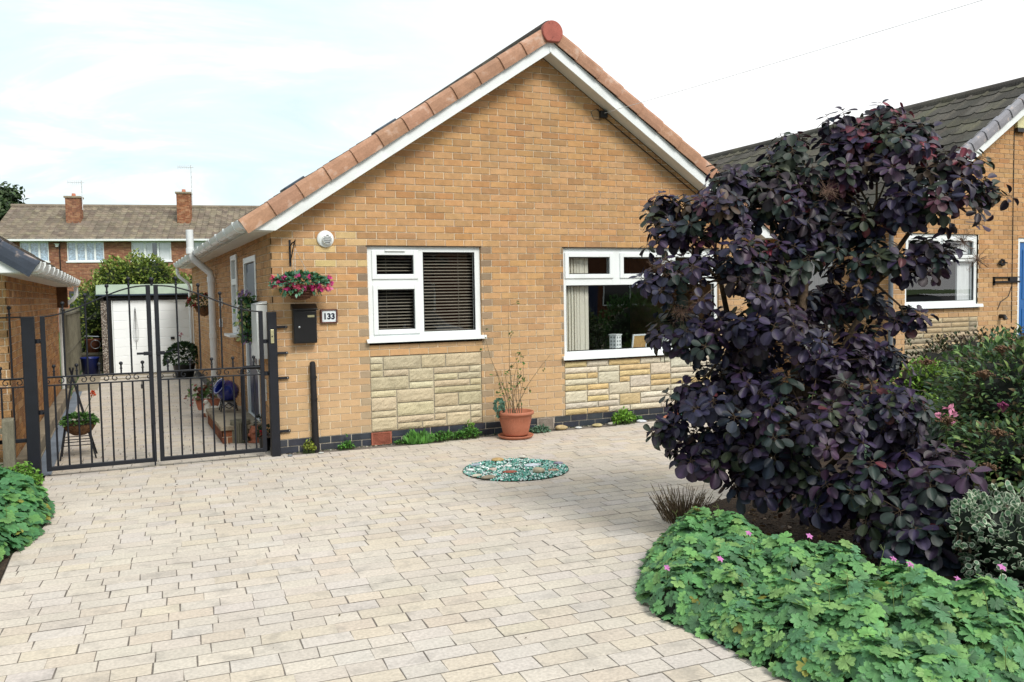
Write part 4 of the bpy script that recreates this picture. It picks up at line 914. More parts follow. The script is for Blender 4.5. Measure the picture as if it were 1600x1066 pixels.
# ---------------------------------------------------------------- geranium ground cover
def in_poly(x, y, P):
    c = False; n = len(P)
    for i in range(n):
        a, b = P[i], P[(i+1) % n]
        if (a[1] > y) != (b[1] > y) and x < (b[0]-a[0])*(y-a[1])/(b[1]-a[1])+a[0]: c = not c
    return c
def edge_d(x, y, P):
    m = 9; n = len(P)
    for i in range(n):
        a = np.array(P[i]); b = np.array(P[(i+1) % n]); p = np.array((x, y)); t = np.clip(((p-a)@(b-a))/((b-a)@(b-a)), 0, 1); m = min(m, np.linalg.norm(a+(b-a)*t-p))
    return m
def mound(P, H, fall, N, r0, r1, pal, name, tm, seed, bumps=.05):
    random.seed(seed); mb = MB(); xs = [p[0] for p in P]; ys = [p[1] for p in P]
    def h(x, y):
        if not in_poly(x, y, P): return 0.0
        d = edge_d(x, y, P); return H*(1-math.exp(-d/fall))*(1+.10*sin(x*7.1+1)+.10*sin(y*8.3+x*3))+bumps*sin(x*17)*sin(y*15)*min(1, d/.2)
    # dark inner body of stems and shaded leaves
    nx, ny = 34, 34; V = []; F = []
    for j in range(ny):
        for i in range(nx):
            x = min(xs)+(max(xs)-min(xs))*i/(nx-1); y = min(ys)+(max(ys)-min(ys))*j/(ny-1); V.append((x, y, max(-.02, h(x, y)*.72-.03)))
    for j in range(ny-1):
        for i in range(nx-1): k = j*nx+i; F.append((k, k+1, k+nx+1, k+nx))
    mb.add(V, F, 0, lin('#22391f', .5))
    k = 0
    while k < N:
        x, y = random.uniform(min(xs)-.0, max(xs)), random.uniform(min(ys), max(ys))
        if not in_poly(x, y, P): continue
        z = h(x, y); e = .03
        gx = (h(x+e, y)-h(x-e, y))/(2*e); gy = (h(x, y+e)-h(x, y-e))/(2*e); nrm = np.array((-gx*.55, -gy*.55, 1)); nrm /= np.linalg.norm(nrm); nrm = nrm+np.array((random.gauss(0, .28), random.gauss(0, .28)-.12, 0)); nrm /= np.linalg.norm(nrm)
        lay = random.random(); d = np.array((-gx*.4+random.gauss(0, 1), -gy*.4+random.gauss(0, 1), 0)); d = d-nrm*(d@nrm)
        t = np.array(jit(random.choice(pal), .13))*(1-.4*lay*lay); zz = z*(1-.35*lay)+.02  # lower leaves tinted darker, the shade inside the mound painted into their colour
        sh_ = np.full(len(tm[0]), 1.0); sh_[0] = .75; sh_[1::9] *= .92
        if random.random() < .008: t = np.array(jit(lin('#a8a850', .6), .2))
        leaf(mb, tm, (x, y, max(.012, zz)), d, nrm, random.uniform(r0, r1), np.outer(sh_, t), smooth=False)
        if lay < .35 and random.random() < .5: mb.tube([(x, y, max(.01, zz)), (x+random.gauss(0, .02), y+random.gauss(0, .02), max(0, zz-.12))], .0015, 3, 0, lin('#7d9a55', .5))
        k += 1
    # few upright stalks with seed beaks
    for _ in range(max(4, N//110)):
        x, y = random.uniform(min(xs), max(xs)), random.uniform(min(ys), max(ys))
        if in_poly(x, y, P) and edge_d(x, y, P) > .1:
            z = h(x, y); q = (x+random.gauss(0, .02), y+random.gauss(0, .02), z+random.uniform(.04, .09)); mb.tube([(x, y, z-.03), q], .0016, 4, 0, lin('#8fa860', .6))
            for k2 in range(3): mb.tube([q, (q[0]+random.gauss(0, .015), q[1]+random.gauss(0, .015), q[2]+.025)], .0014, 3, 0, lin('#9aa96a', .6))
    return mb.build(name, 'leaf'), h
GER = [lin('#74ad6c', .74), lin('#7ab471', .74), lin('#6aa269', .72), lin('#88bd6e', .74), lin('#6ea576', .72), lin('#98c476', .74), lin('#5f8a60', .66)]
PG = [(1.75, -4.42), (1.34, -4.82), (1.05, -5.19), (.94, -5.49), (1.0, -5.73), (1.02, -6.02), (1.03, -6.34), (1.15, -6.9), (2.3, -7.15), (2.75, -6.75), (2.5, -6.3), (2.3, -6.05), (2.12, -5.72), (2.05, -5.3), (2.1, -4.8), (1.95, -4.45)]
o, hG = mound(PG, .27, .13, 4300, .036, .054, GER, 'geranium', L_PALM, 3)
tag(o, 'dense mound of lobed bright green geranium leaves spilling over the drive edge', 'ground cover', kind='stuff')
PL = [(-2.9, -.4), (-2.35, -.4), (-2.13, -.75), (-1.99, -1.35), (-1.96, -1.9), (-2.03, -2.4), (-2.12, -2.75), (-2.3, -3.3), (-2.9, -3.5)]
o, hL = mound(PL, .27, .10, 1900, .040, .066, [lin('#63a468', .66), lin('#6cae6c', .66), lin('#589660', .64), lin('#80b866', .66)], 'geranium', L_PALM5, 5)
tag(o, 'clump of large lobed green leaves under the low wooden fence', 'ground cover', kind='stuff')
def blossom(name, p, r, col, label, group=None, n=5, stem=None, cat='flower'):
    m = MB(); up = np.array((random.gauss(0, .3), -.6, .8)); up /= np.linalg.norm(up); R = frame_to((1, 0, 0) if abs(up[0]) < .9 else (0, 1, 0), up); 
    for k in range(n):
        a = 2*pi*k/n; d = R @ np.array((cos(a), sin(a), .25)); leaf(m, L_OVAL, np.array(p), d, up, r*1.0*1.1, jit(col, .1))
    if stem is not None: m.tube([p, (p[0]+.01, p[1]+.01, p[2]-stem)], .0018, 4, 1, lin('#7d9a55', .5))
    return tag(m.build(name, ['petal', 'leaf']), label, cat, group)
random.seed(11)
FL = [((1.05, -5.45), 'pale pink cranesbill bloom nearest the drive side of the leafy mound'), ((1.66, -5.35), 'pink cranesbill bloom below the dark shrub on the mound crest'), ((1.78, -5.68), 'pink cranesbill bloom on a thin stem in the middle of the mound crest'),
      ((2.02, -6.0), 'largest pink cranesbill bloom on the mound in front of the low dark rosette'), ((2.2, -6.22), 'tall pink cranesbill bloom beside the variegated bush'), ((1.25, -5.62), 'bright pink cranesbill bloom low on the front slope of the mound'),
      ((1.72, -6.35), 'small white tipped cranesbill bud above the nearest leaves'), ((1.95, -6.62), 'lilac cranesbill bloom at the near corner of the mound')]
for (x, y), lb in FL: z = hG(x, y)+random.uniform(.05, .075); blossom('cranesbill_flower', (x, y, z), .019, lin('#e08fd0', .8), lb, 'pink cranesbill flowers', stem=.1)

# ---------------------------------------------------------------- purple smoke bush
PUR = [lin('#42304e', .46), lin('#3a2e4b', .46), lin('#4a334d', .46), lin('#2f2844', .44), lin('#3f3454', .44), lin('#32314c', .44), lin('#2c3545', .44), lin('#382c40', .44), lin('#30403a', .44), lin('#372a34', .44)]
def smoke_bush():
    random.seed(21); T = Thing('smoke_bush', 'large smoke bush with round dark purple leaves standing in the front bed', 'shrub', loc=(2.72, -4.68, 0))
    VR = np.array((.908, -.419, 0)); VF = np.array((.419, .908, 0))
    # lobes: centre (world), radius
    base = np.array((2.69, -4.66, 0)); cam = np.array((-1.4297, -8.9867, 1.6291))
    B = [  # (sideways, height, depth, radius) in metres relative to the trunk foot
        (.60, 2.42, 0, .36), (.34, 2.60, .1, .24), (.84, 2.14, -.1, .32), (.98, 2.38, -.05, .20), (.72, 2.62, 0, .16), (1.22, 2.23, 0, .09), (.14, 2.22, .2, .33), (-.20, 2.12, 0, .30), (-.18, 2.42, .0, .10),
        (-.58, 2.10, -.1, .32), (-.86, 1.98, -.1, .22), (-.56, 1.70, -.25, .38), (-.92, 1.70, -.2, .19), (-.76, 1.30, -.15, .32), (-.32, 1.30, -.35, .36), (-.20, 1.75, -.1, .30), (.10, 1.90, .1, .26),
        (.50, 1.74, -.05, .30), (.80, 1.80, -.1, .22), (.46, 1.22, .1, .22), (.66, 1.12, .2, .17), (.76, 1.38, .1, .14), (-.60, .90, -.25, .37), (-.12, .78, -.45, .38), (.30, .82, -.35, .30), (.44, .88, -.45, .22), (.12, 1.10, -.2, .26),
        (-.90, .74, -.25, .15), (-.70, .55, -.2, .22), (-.30, 1.02, .1, .34), (-.02, 1.42, .15, .26), (.22, 1.52, .2, .24), (.05, 2.08, .1, .24), (.45, 1.46, .15, .24), (.36, .98, .2, .30), (-.9, 2.18, 0, .14), (-.42, 2.34, .05, .22), (.2, 2.34, 0, .24), (-.02, .30, -.5, .20), (-.52, .62, -.2, .27), (-.78, .92, -.2, .20), (-.36, .40, -.35, .20), (.30, .22, -.75, .24), (.50, .62, -.3, .22), (.30, 2.02, .1, .26), (.62, 2.08, .0, .26), (-.40, .62, -.3, .24), (-.05, 2.55, .05, .16), (.55, 2.74, .05, .14), (.55, .38, -.75, .34), (.18, .38, -.65, .30), (.66, .50, -.5, .17), (-.16, .46, -.35, .22), (.36, .15, -.9, .22), (.9, .12, -.9, .22)]
    lobes = [(base+VR*a+VF*c+np.array((0, 0, h)), r) for a, h, c, r in B]
    # trunk and branches
    tr = MB(); f0 = base+np.array((0, 0, -.05)); fork = base+VR*-.05+np.array((0, 0, .55))
    tr.tube([base+VR*.14+np.array((0, 0, -.03)), base+VR*.08+np.array((0, 0, .25)), fork, base+VR*-.02+np.array((0, 0, 1.2)), base+VR*.03+np.array((0, 0, 1.75)), base+VR*.1+np.array((0, 0, 2.3))], [.052, .045, .042, .036, .03, .014], 10)
    tr.tube([fork, base+VR*-.3+np.array((0, 0, 1.0)), base+VR*-.5+VF*-.1+np.array((0, 0, 1.4)), base+VR*-.6+VF*-.1+np.array((0, 0, 1.9))], [.035, .028, .02, .012], 8)
    tr.tube([fork, base+VR*.3+np.array((0, 0, 1.25)), base+VR*.55+np.array((0, 0, 1.75)), base+VR*.8+np.array((0, 0, 2.1))], [.034, .026, .02, .012], 8)
    tr.tube([base+VR*.02+np.array((0, 0, .9)), base+VR*.32+VF*.1+np.array((0, 0, 1.5)), base+VR*.5+np.array((0, 0, 2.2))], [.026, .02, .01], 8)
    tr.tube([base+VR*.05+np.array((0, 0, .3)), base+VR*.25+VF*-.2+np.array((0, 0, .6)), base+VR*.6+VF*-.5+np.array((0, 0, .85))], [.022, .017, .01], 7)
    tr.tube([base+VR*.05+np.array((0, 0, .2)), base+VR*.1+VF*-.4+np.array((0, 0, .28)), base+VR*.5+VF*-.75+np.array((0, 0, .35))], [.02, .015, .008], 7)
    hubs = [base+VR*-.05+np.array((0, 0, z)) for z in (.6, .9, 1.2, 1.5, 1.8)]+[base+VR*-.45+VF*-.1+np.array((0, 0, 1.3)), base+VR*-.55+np.array((0, 0, 1.7)), base+VR*.5+np.array((0, 0, 1.65)), base+VR*.35+np.array((0, 0, 1.35)), base+VR*.3+VF*-.3+np.array((0, 0, .65)), base+VR*.4+VF*-.65+np.array((0, 0, .3)), base+VR*.5+np.array((0, 0, 2.1))]
    T.part(tr, 'trunk', ['bark'])
    tw = MB(); fo = MB()
    def rosette(c, axis, n, L):
        axis = axis/np.linalg.norm(axis); R = frame_to(np.cross(axis, (.3, .2, .9)), axis); ph = random.uniform(0, 6.28)
        young = c[2] > 1.5 and random.random() < (.22 if c[2] > 2.2 else .10); green = random.random() < .13
        col = random.choice(PUR)
        if young: col = random.choice([lin('#7a3040', .58), lin('#6a3040', .55), lin('#5a3040', .52), lin('#5a4738', .5)])
        if green: col = random.choice([lin('#394438', .5), lin('#414a35', .5), lin('#32403f', .5)])
        for k in range(n):
            a = ph+k*2.4; lv = k/n; out = R @ np.array((cos(a), sin(a), .55-1.15*(1-lv)+random.gauss(0, .13)))
            out = out+np.array((0, 0, -.22)); out /= np.linalg.norm(out); s = L*random.uniform(.8, 1.12)*(1-.35*lv*lv); p0 = c-axis*.05*(1-lv); pet = s*.36
            p1 = p0+out*pet; up = axis*.8+np.array((0, 0, .5))+rdir()*.22
            cc = jit(col, .16)
            if random.random() < .005: cc = jit(lin('#6a3038', .45), .15)
            tmv = random.choice(L_SMOKES); sh_ = random.uniform(.85, 1.1); leaf(fo, tmv, p1, out, up, s, np.outer(SM_T, np.array(cc)*sh_*1.15))
            tw.tube([p0, p1], .0018, 3, 0, lin('#7c5a50', .5), caps=False)
    tot = 0
    for c, r in lobes:
        n = max(5, int(255*r*r+5)); hub = min(hubs, key=lambda h: np.linalg.norm(h-c))
        mid = (hub+c)/2+rdir()*.05; tw.tube([hub, mid, c], [.009, .007, .005], 5, 0, (.2, .2, .2))
        for k in range(n):
            d = rdir(); 
            if d[2] < -.35: d[2] *= -.6
            tc = cam-c; tc /= np.linalg.norm(tc)
            if d@tc < -.5 and random.random() < .6: d = d-2*(d@tc)*tc
            q = c+d*r*random.uniform(.55, 1.14)*np.array((1, 1, .92))
            if q[2] < .08: q[2] = .08+random.random()*.06
            L = random.uniform(.070, .099)*(1.15 if q[2] < .7 else .95)
            rosette(q, d*.8+np.array((0, 0, .45))+tc*.25, random.choice([8, 9, 10, 11, 12]), L); tot += 1
            tw.tube([c+rdir()*.02, (c+q)/2+rdir()*.03, q-d*.03], [.0045, .0035, .0028], 4, 0, (.2, .2, .2), caps=False)
    # loose sprays at the outline
    for a, h, c in ((-.95, .98, -.25), (-.93, .62, -.25), (-.98, .74, -.2), (-.22, 2.58, 0), (-.14, 2.66, 0), (.72, 2.80, .05), (.40, 2.76, .1), (1.32, 2.28, 0), (1.40, 2.22, 0), (1.18, 2.02, 0), (-.98, 1.86, -.1), (-.97, 1.62, -.15), (.66, .98, .1), (.82, 1.05, .1)):
        q = base+VR*a+VF*c+np.array((0, 0, h)); st = min([l[0] for l in lobes], key=lambda l: np.linalg.norm(l-q)); d = q-st; d /= np.linalg.norm(d)
        tw.tube([st, (st+q)/2+rdir()*.02, q], [.004, .003, .002], 4, 0, (.2, .2, .2), caps=False); rosette(q, d+np.array((0, 0, .3)), 5, .075)
    T.part(fo, 'foliage', ['leaf_smoke']); T.part(tw, 'twigs', ['bark'])
    for a, h, c in ((-.98, 1.78, -.3), (-.80, 1.72, -.35), (-.75, 1.55, -.35), (-.86, 1.50, -.3), (1.02, 1.92, -.1), (1.12, 1.80, -.1), (.1, 2.25, -.2)):
        p = base+VR*a+VF*c+np.array((0, 0, h)); pl = MB()
        for _ in range(70):
            q = p+rdir()*random.uniform(.02, .10); w = rdir()*.02; pl.tube([p, (p+q)/2+rdir()*.01, q, q+w, q+w+rdir()*.018], .0009, 3, 0, lin('#b08f7c', .6), caps=False)
        pl.tube([p+np.array((.1, 0, -.05)), p], .003, 4, 0, lin('#8a6a5a', .5))
        T.part(pl, 'seed_plume', ['leaf'])
smoke_bush()

# ---------------------------------------------------------------- other shrubs
def bush(name, label, cat, blobs, N, tm, size, pal, group=None, core='#1f2b19', mat='leaf', tintfn=None, stems=True, extra=None, up_bias=.5, shell=(.75, 1.08)):
    T = Thing(name, label, cat, group, loc=(blobs[0][0][0], blobs[0][0][1], 0)); fo = MB(); st = MB()
    tot = sum(r[0]*r[1]+r[0]*r[2] for _, r in blobs)
    for c, r in blobs:
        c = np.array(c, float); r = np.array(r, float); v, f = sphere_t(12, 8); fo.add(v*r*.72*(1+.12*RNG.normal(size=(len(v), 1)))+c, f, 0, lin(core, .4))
        for k in range(int(N*(r[0]*r[1]+r[0]*r[2])/tot)):
            d = rdir(); q = c+d*r*random.uniform(*shell)*(1+.1*sin(d[0]*9+d[2]*7))
            if q[2] < .02: continue
            o = d+rdir()*.7+np.array((0, 0, up_bias*.6)); u = d*.6+np.array((0, 0, .9))+rdir()*.4; s = size*random.uniform(.7, 1.2)
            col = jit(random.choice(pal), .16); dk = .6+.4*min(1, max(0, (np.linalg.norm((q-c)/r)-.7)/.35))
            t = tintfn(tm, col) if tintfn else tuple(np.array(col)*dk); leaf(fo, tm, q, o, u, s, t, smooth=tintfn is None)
        if stems:
            for k in range(9):
                d = rdir(); d[2] = abs(d[2]); st.tube([(c[0]+d[0]*.05, c[1]+d[1]*.05, max(0, c[2]-r[2])), tuple(c+d*r*.5), tuple(c+d*r*1.0)], [.008, .005, .002], 4)
    T.part(fo, 'foliage', [mat])
    if stems: T.part(st, 'stems', ['bark'])
    if extra: extra(T)
    return T
random.seed(31)
DG = [lin('#628456', .66), lin('#6f935c', .66), lin('#557655', .64), lin('#88aa62', .68), lin('#7b6c4c', .6), lin('#668a68', .66), lin('#9aba6c', .68)]
def spirea_heads(T):
    for k, (x, y, z, c) in enumerate([(4.55, -4.75, .52, 0), (4.3, -4.85, .30, 0), (4.75, -5.0, .34, 0), (4.2, -4.6, .62, 0), (5.1, -5.1, .6, 0), (4.9, -5.05, .85, 0), (4.6, -4.6, .95, 0), (4.95, -4.85, .98, 0), (5.4, -5.05, 1.0, 0), (4.7, -4.0, 1.0, 0), (4.95, -4.5, 1.12, 0), (5.5, -4.7, 1.2, 0), (5.5, -5.0, .4, 0), (4.66, -4.98, .68, 1), (4.45, -4.86, .74, 2)]):
        m = MB(); col = (lin('#94755c', .6), lin('#cc4f97', .75), lin('#a34a7a', .7))[c]
        for _ in range(60 if c == 0 else 36):
            a = random.uniform(0, 6.28); r = abs(random.gauss(0, .045 if c == 0 else .025)); m.ball((x+r*cos(a), y+r*sin(a), z+.02-r*.3+random.gauss(0, .006)), .0075, n=5, tint=jit(col, .25)); m.tube([(x, y, z-.03), (x+r*cos(a), y+r*sin(a), z+.018-r*.3)], .0012, 3, 0, col)
        for _ in range(10): a = random.uniform(0, 6.28); m.tube([(x, y, z-.05), (x+.04*cos(a), y+.04*sin(a), z+.01)], .0015, 3, 0, col)
        T.part(m, 'flower_head', ['petal'], label=None if c == 0 else 'bright pink flower head')
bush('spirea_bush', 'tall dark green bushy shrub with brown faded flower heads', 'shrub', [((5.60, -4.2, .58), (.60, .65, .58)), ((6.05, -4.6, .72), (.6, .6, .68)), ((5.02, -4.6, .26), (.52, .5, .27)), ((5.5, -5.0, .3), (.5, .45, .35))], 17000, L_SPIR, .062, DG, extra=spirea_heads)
def varieg(tm, col):
    v, f = tm; t = np.tile(np.array(col), (len(v), 1)); t[9:] = lin('#e8eed8', .86); t[1:9] = np.array(col)*.9; return t
bush('euonymus_bush', 'small variegated bush with cream edged grey green leaves', 'shrub', [((2.92, -6.02, .22), (.26, .30, .27)), ((3.12, -6.2, .2), (.25, .3, .26)), ((2.68, -5.9, .34), (.07, .07, .14)), ((2.76, -5.9, .40), (.05, .05, .12))], 2700, L_ROUND, .036, [lin('#66906c', .72), lin('#5c8462', .7), lin('#77a07c', .74)], core='#27382a', tintfn=varieg)
bush('euonymus_bush', 'sparse variegated sprig poking above the tall dark shrub', 'shrub', [((5.45, -5.0, 1.18), (.14, .12, .20))], 150, L_ROUND, .055, [lin('#6b8f66', .6)], core='#2c3b25', tintfn=varieg)
LM = [lin('#7fa83f', .62), lin('#8fb548', .65), lin('#6a9a3c', .6), lin('#9abf55', .65)]
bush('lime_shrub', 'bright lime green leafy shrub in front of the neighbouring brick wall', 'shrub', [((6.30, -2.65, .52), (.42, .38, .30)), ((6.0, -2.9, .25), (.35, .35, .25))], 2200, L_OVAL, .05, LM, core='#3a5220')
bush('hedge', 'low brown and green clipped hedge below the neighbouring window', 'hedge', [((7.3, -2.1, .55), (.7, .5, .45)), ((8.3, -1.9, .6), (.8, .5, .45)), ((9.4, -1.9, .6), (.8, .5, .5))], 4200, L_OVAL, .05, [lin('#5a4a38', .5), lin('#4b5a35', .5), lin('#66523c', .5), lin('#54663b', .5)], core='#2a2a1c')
bush('garden_plant', 'mixed green leafy plant growing behind the purple shrub', 'plant', [((4.6, -2.5, .22), (.45, .35, .26)), ((5.3, -2.3, .28), (.45, .4, .32))], 1700, L_OVAL, .07, [lin('#6f9c5a', .6), lin('#8db56f', .62), lin('#5c8a50', .58)], core='#2f4a25')
bush('garden_plant', 'pale silvery green plant beside the shallow planter trough', 'plant', [((5.4, -3.5, .15), (.45, .35, .2)), ((4.7, -3.75, .12), (.35, .3, .16))], 1500, L_OVAL, .05, [lin('#86a58b', .6), lin('#7b9d80', .6), lin('#95b39a', .62)], core='#35493a')
bush('low_plant', 'dark leafy plant with tiny red flowers in the bed under the shrub', 'plant', [((3.6, -5.0, .10), (.4, .3, .16)), ((3.3, -5.5, .06), (.35, .25, .12))], 900, L_OVAL, .04, [lin('#4c5f3a', .5), lin('#5b4a33', .5), lin('#3f5236', .48)], core='#22301c')
bush('low_conifer', 'yellow green feathery ground plant at the near corner of the bed', 'plant', [((2.75, -6.5, .06), (.3, .2, .12)), ((2.4, -6.4, .04), (.2, .15, .09))], 1300, L_LANCE, .032, [lin('#8fa838', .6), lin('#7c9a30', .58), lin('#a3b54a', .6)], core='#3c4a18')
def colour_flowers():
    random.seed(5)
    for (x, y, z, r, c, lb) in [(4.9, -2.9, .62, .05, '#e86a7c', 'salmon red geranium bloom glowing behind the purple shrub'), (4.5, -3.0, .35, .035, '#e0504a', 'orange red bloom seen low between the purple branches'), (5.35, -3.35, .47, .04, '#e85a50', 'small scarlet bloom right of the purple shrub trunk'),
                             (5.15, -4.0, .42, .0, '', ''), (3.1, -4.6, .28, .04, '#c0303a', 'deep red bloom near the foot of the shrub trunk'), (4.0, -4.75, .12, .03, '#b03348', 'crimson bloom on the ground beside the low dark rosettes')]:
        if not c: continue
        m = MB()
        for _ in range(16): q = np.array((x, y, z))+rdir()*r*.6; leaf(m, L_OVAL, q, rdir(), rdir(), r*.7, jit(lin(c, .8), .15))
        m.tube([(x, y, z), (x+.01, y, z-.2)], .003, 4, 1, lin('#6a8a45', .5)); tag(m.build('garden_flower', ['petal', 'leaf']), lb, 'flower')
    m = MB(); x, y, z = 4.80, -4.12, .56
    for k in range(26): q = np.array((x, y, z))+rdir()*.055*np.array((1, 1, 1.2)); leaf(m, L_OVAL, q, rdir(), rdir(), .045, jit(lin('#f0a0c0', .85), .1))
    m.tube([(x, y, z), (x+.02, y+.02, .1)], .004, 4, 1, lin('#6a8a45', .5)); tag(m.build('garden_flower', ['petal', 'leaf']), 'large pale pink geranium head beside the tall dark shrub', 'flower')
    m = MB(); R = rotm((0, 0, 1), -.3)
    for a, b, c2, d2 in ((-.3, .3, -.13, -.115), (-.3, .3, .115, .13), (-.3, -.285, -.13, .13), (.285, .3, -.13, .13)):
        for zz, hh in ((.30, .30), ): m.obox(np.array((5.3, -3.05, .2))+R@np.array(((a+b)/2, (c2+d2)/2, 0)), R, (b-a)/2, (d2-c2)/2, .2)
    m.obox((5.3, -3.05, .34), R, .285, .115, .01); tag(m.build('planter_trough', 'roof_green', bevel=.008), 'pale green rectangular planter trough half hidden among the plants', 'planter')
colour_flowers()
def dry_tuft():
    m = MB(); random.seed(9)
    for _ in range(420):
        a = random.uniform(0, 6.28); r = random.uniform(0, .13); x, y = 2.12+r*cos(a), -4.12+r*sin(a)*1.2; d = np.array((cos(a)*.5, sin(a)*.5, 1))+rdir()*.25; L = random.uniform(.10, .22)
        m.tube([(x, y, .0), tuple(np.array((x, y, 0))+d*L*.6), tuple(np.array((x, y, 0))+d*L+np.array((0, 0, -.01)))], .0018, 3, 0, jit(random.choice([lin('#9a8468', .6), lin('#7d6650', .55), lin('#b09a78', .62)]), .2), caps=False)
    tag(m.build('lavender_tuft', 'leaf'), 'dry brown tuft of cut stalks at the bend of the flower bed', 'plant')
dry_tuft()
def litter():
    random.seed(61); m = MB()
    for k in range(420):
        x = random.uniform(1.6, 5); y = random.uniform(-5.6, -4.7+.5*(x-1.6) if x < 3.2 else -3.9); leaf(m, L_OVAL, (x, y, .035), rdir(), (0, 0, 1)+rdir()*.5, random.uniform(.02, .06), jit(random.choice([lin('#8a6a48', .55), lin('#5a4034', .5), lin('#a08258', .6), lin('#4a3038', .45), lin('#b0967a', .6)]), .2))
    tag(m.build('leaf_litter', 'leaf'), 'scatter of dead brown leaves on the soil under the purple shrub', 'leaf litter', kind='stuff')
    m = MB()
    for k in range(46):
        x = random.uniform(-2, 3.5); y = random.uniform(-6.5, -.4)
        if random.random() < .3: m.ball((x, y, .004), random.uniform(.004, .008), n=5, sq=(1.3, .8, .7), tint=lin('#4a4038', .5))
        else: leaf(m, L_OVAL, (x, y, .005), rdir()*np.array((1, 1, .1)), (0, 0, 1)+rdir()*.3, random.uniform(.008, .02), jit(lin('#6a5a40', .5), .3))
    tag(m.build('leaf_litter', 'leaf'), 'few specks of dry leaf and grit blown across the driveway', 'debris', kind='stuff')
litter()
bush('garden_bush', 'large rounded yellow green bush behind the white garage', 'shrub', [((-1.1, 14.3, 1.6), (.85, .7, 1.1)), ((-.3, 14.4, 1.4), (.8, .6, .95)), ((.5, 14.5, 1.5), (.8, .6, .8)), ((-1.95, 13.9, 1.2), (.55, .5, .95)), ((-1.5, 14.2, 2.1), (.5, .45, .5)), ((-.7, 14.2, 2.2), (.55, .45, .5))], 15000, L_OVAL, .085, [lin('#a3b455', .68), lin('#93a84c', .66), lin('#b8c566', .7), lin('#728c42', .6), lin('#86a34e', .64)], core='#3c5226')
bush('ivy_bush', 'dark green climber filling the gap between the fence and the garage', 'shrub', [((-2.15, 15.2, .9), (.5, .4, .9))], 1500, L_OVAL, .07, [lin('#3d5a38', .5), lin('#4a6a3e', .5)], core='#18241a')
def tree(label, c, h, r, N, seed):
    random.seed(seed); T = Thing('broadleaf_tree', label, 'tree', loc=(c[0], c[1], 0)); t = MB(); t.tube([(c[0], c[1], 0), (c[0]+.1, c[1], h*.5), (c[0], c[1], h)], [.35, .25, .1], 8); f = MB()
    for k in range(26):
        d = rdir(); q = np.array((c[0], c[1], h))+d*np.array((r, r, r*.85))*random.uniform(.35, .85); t.tube([(c[0], c[1], h*.5), tuple((q+np.array((c[0], c[1], h*.6)))/2), tuple(q)], [.1, .06, .03], 5)
        for j in range(N//26):
            e = rdir(); p = q+e*random.uniform(.3, 1)*r*.34; leaf(f, L_OVAL, p, rdir(), e+np.array((0, 0, .7)), .36, jit(random.choice([lin('#4a6339', .5), lin('#3c5431', .48), lin('#5b7544', .52)]), .2))
    T.part(t, 'trunk', ['bark']); T.part(f, 'crown', ['leaf'])
tree('dark green tree rising beyond the far terrace roof', (-9.0, 60, 0), 7.6, 3.3, 5200, 4)

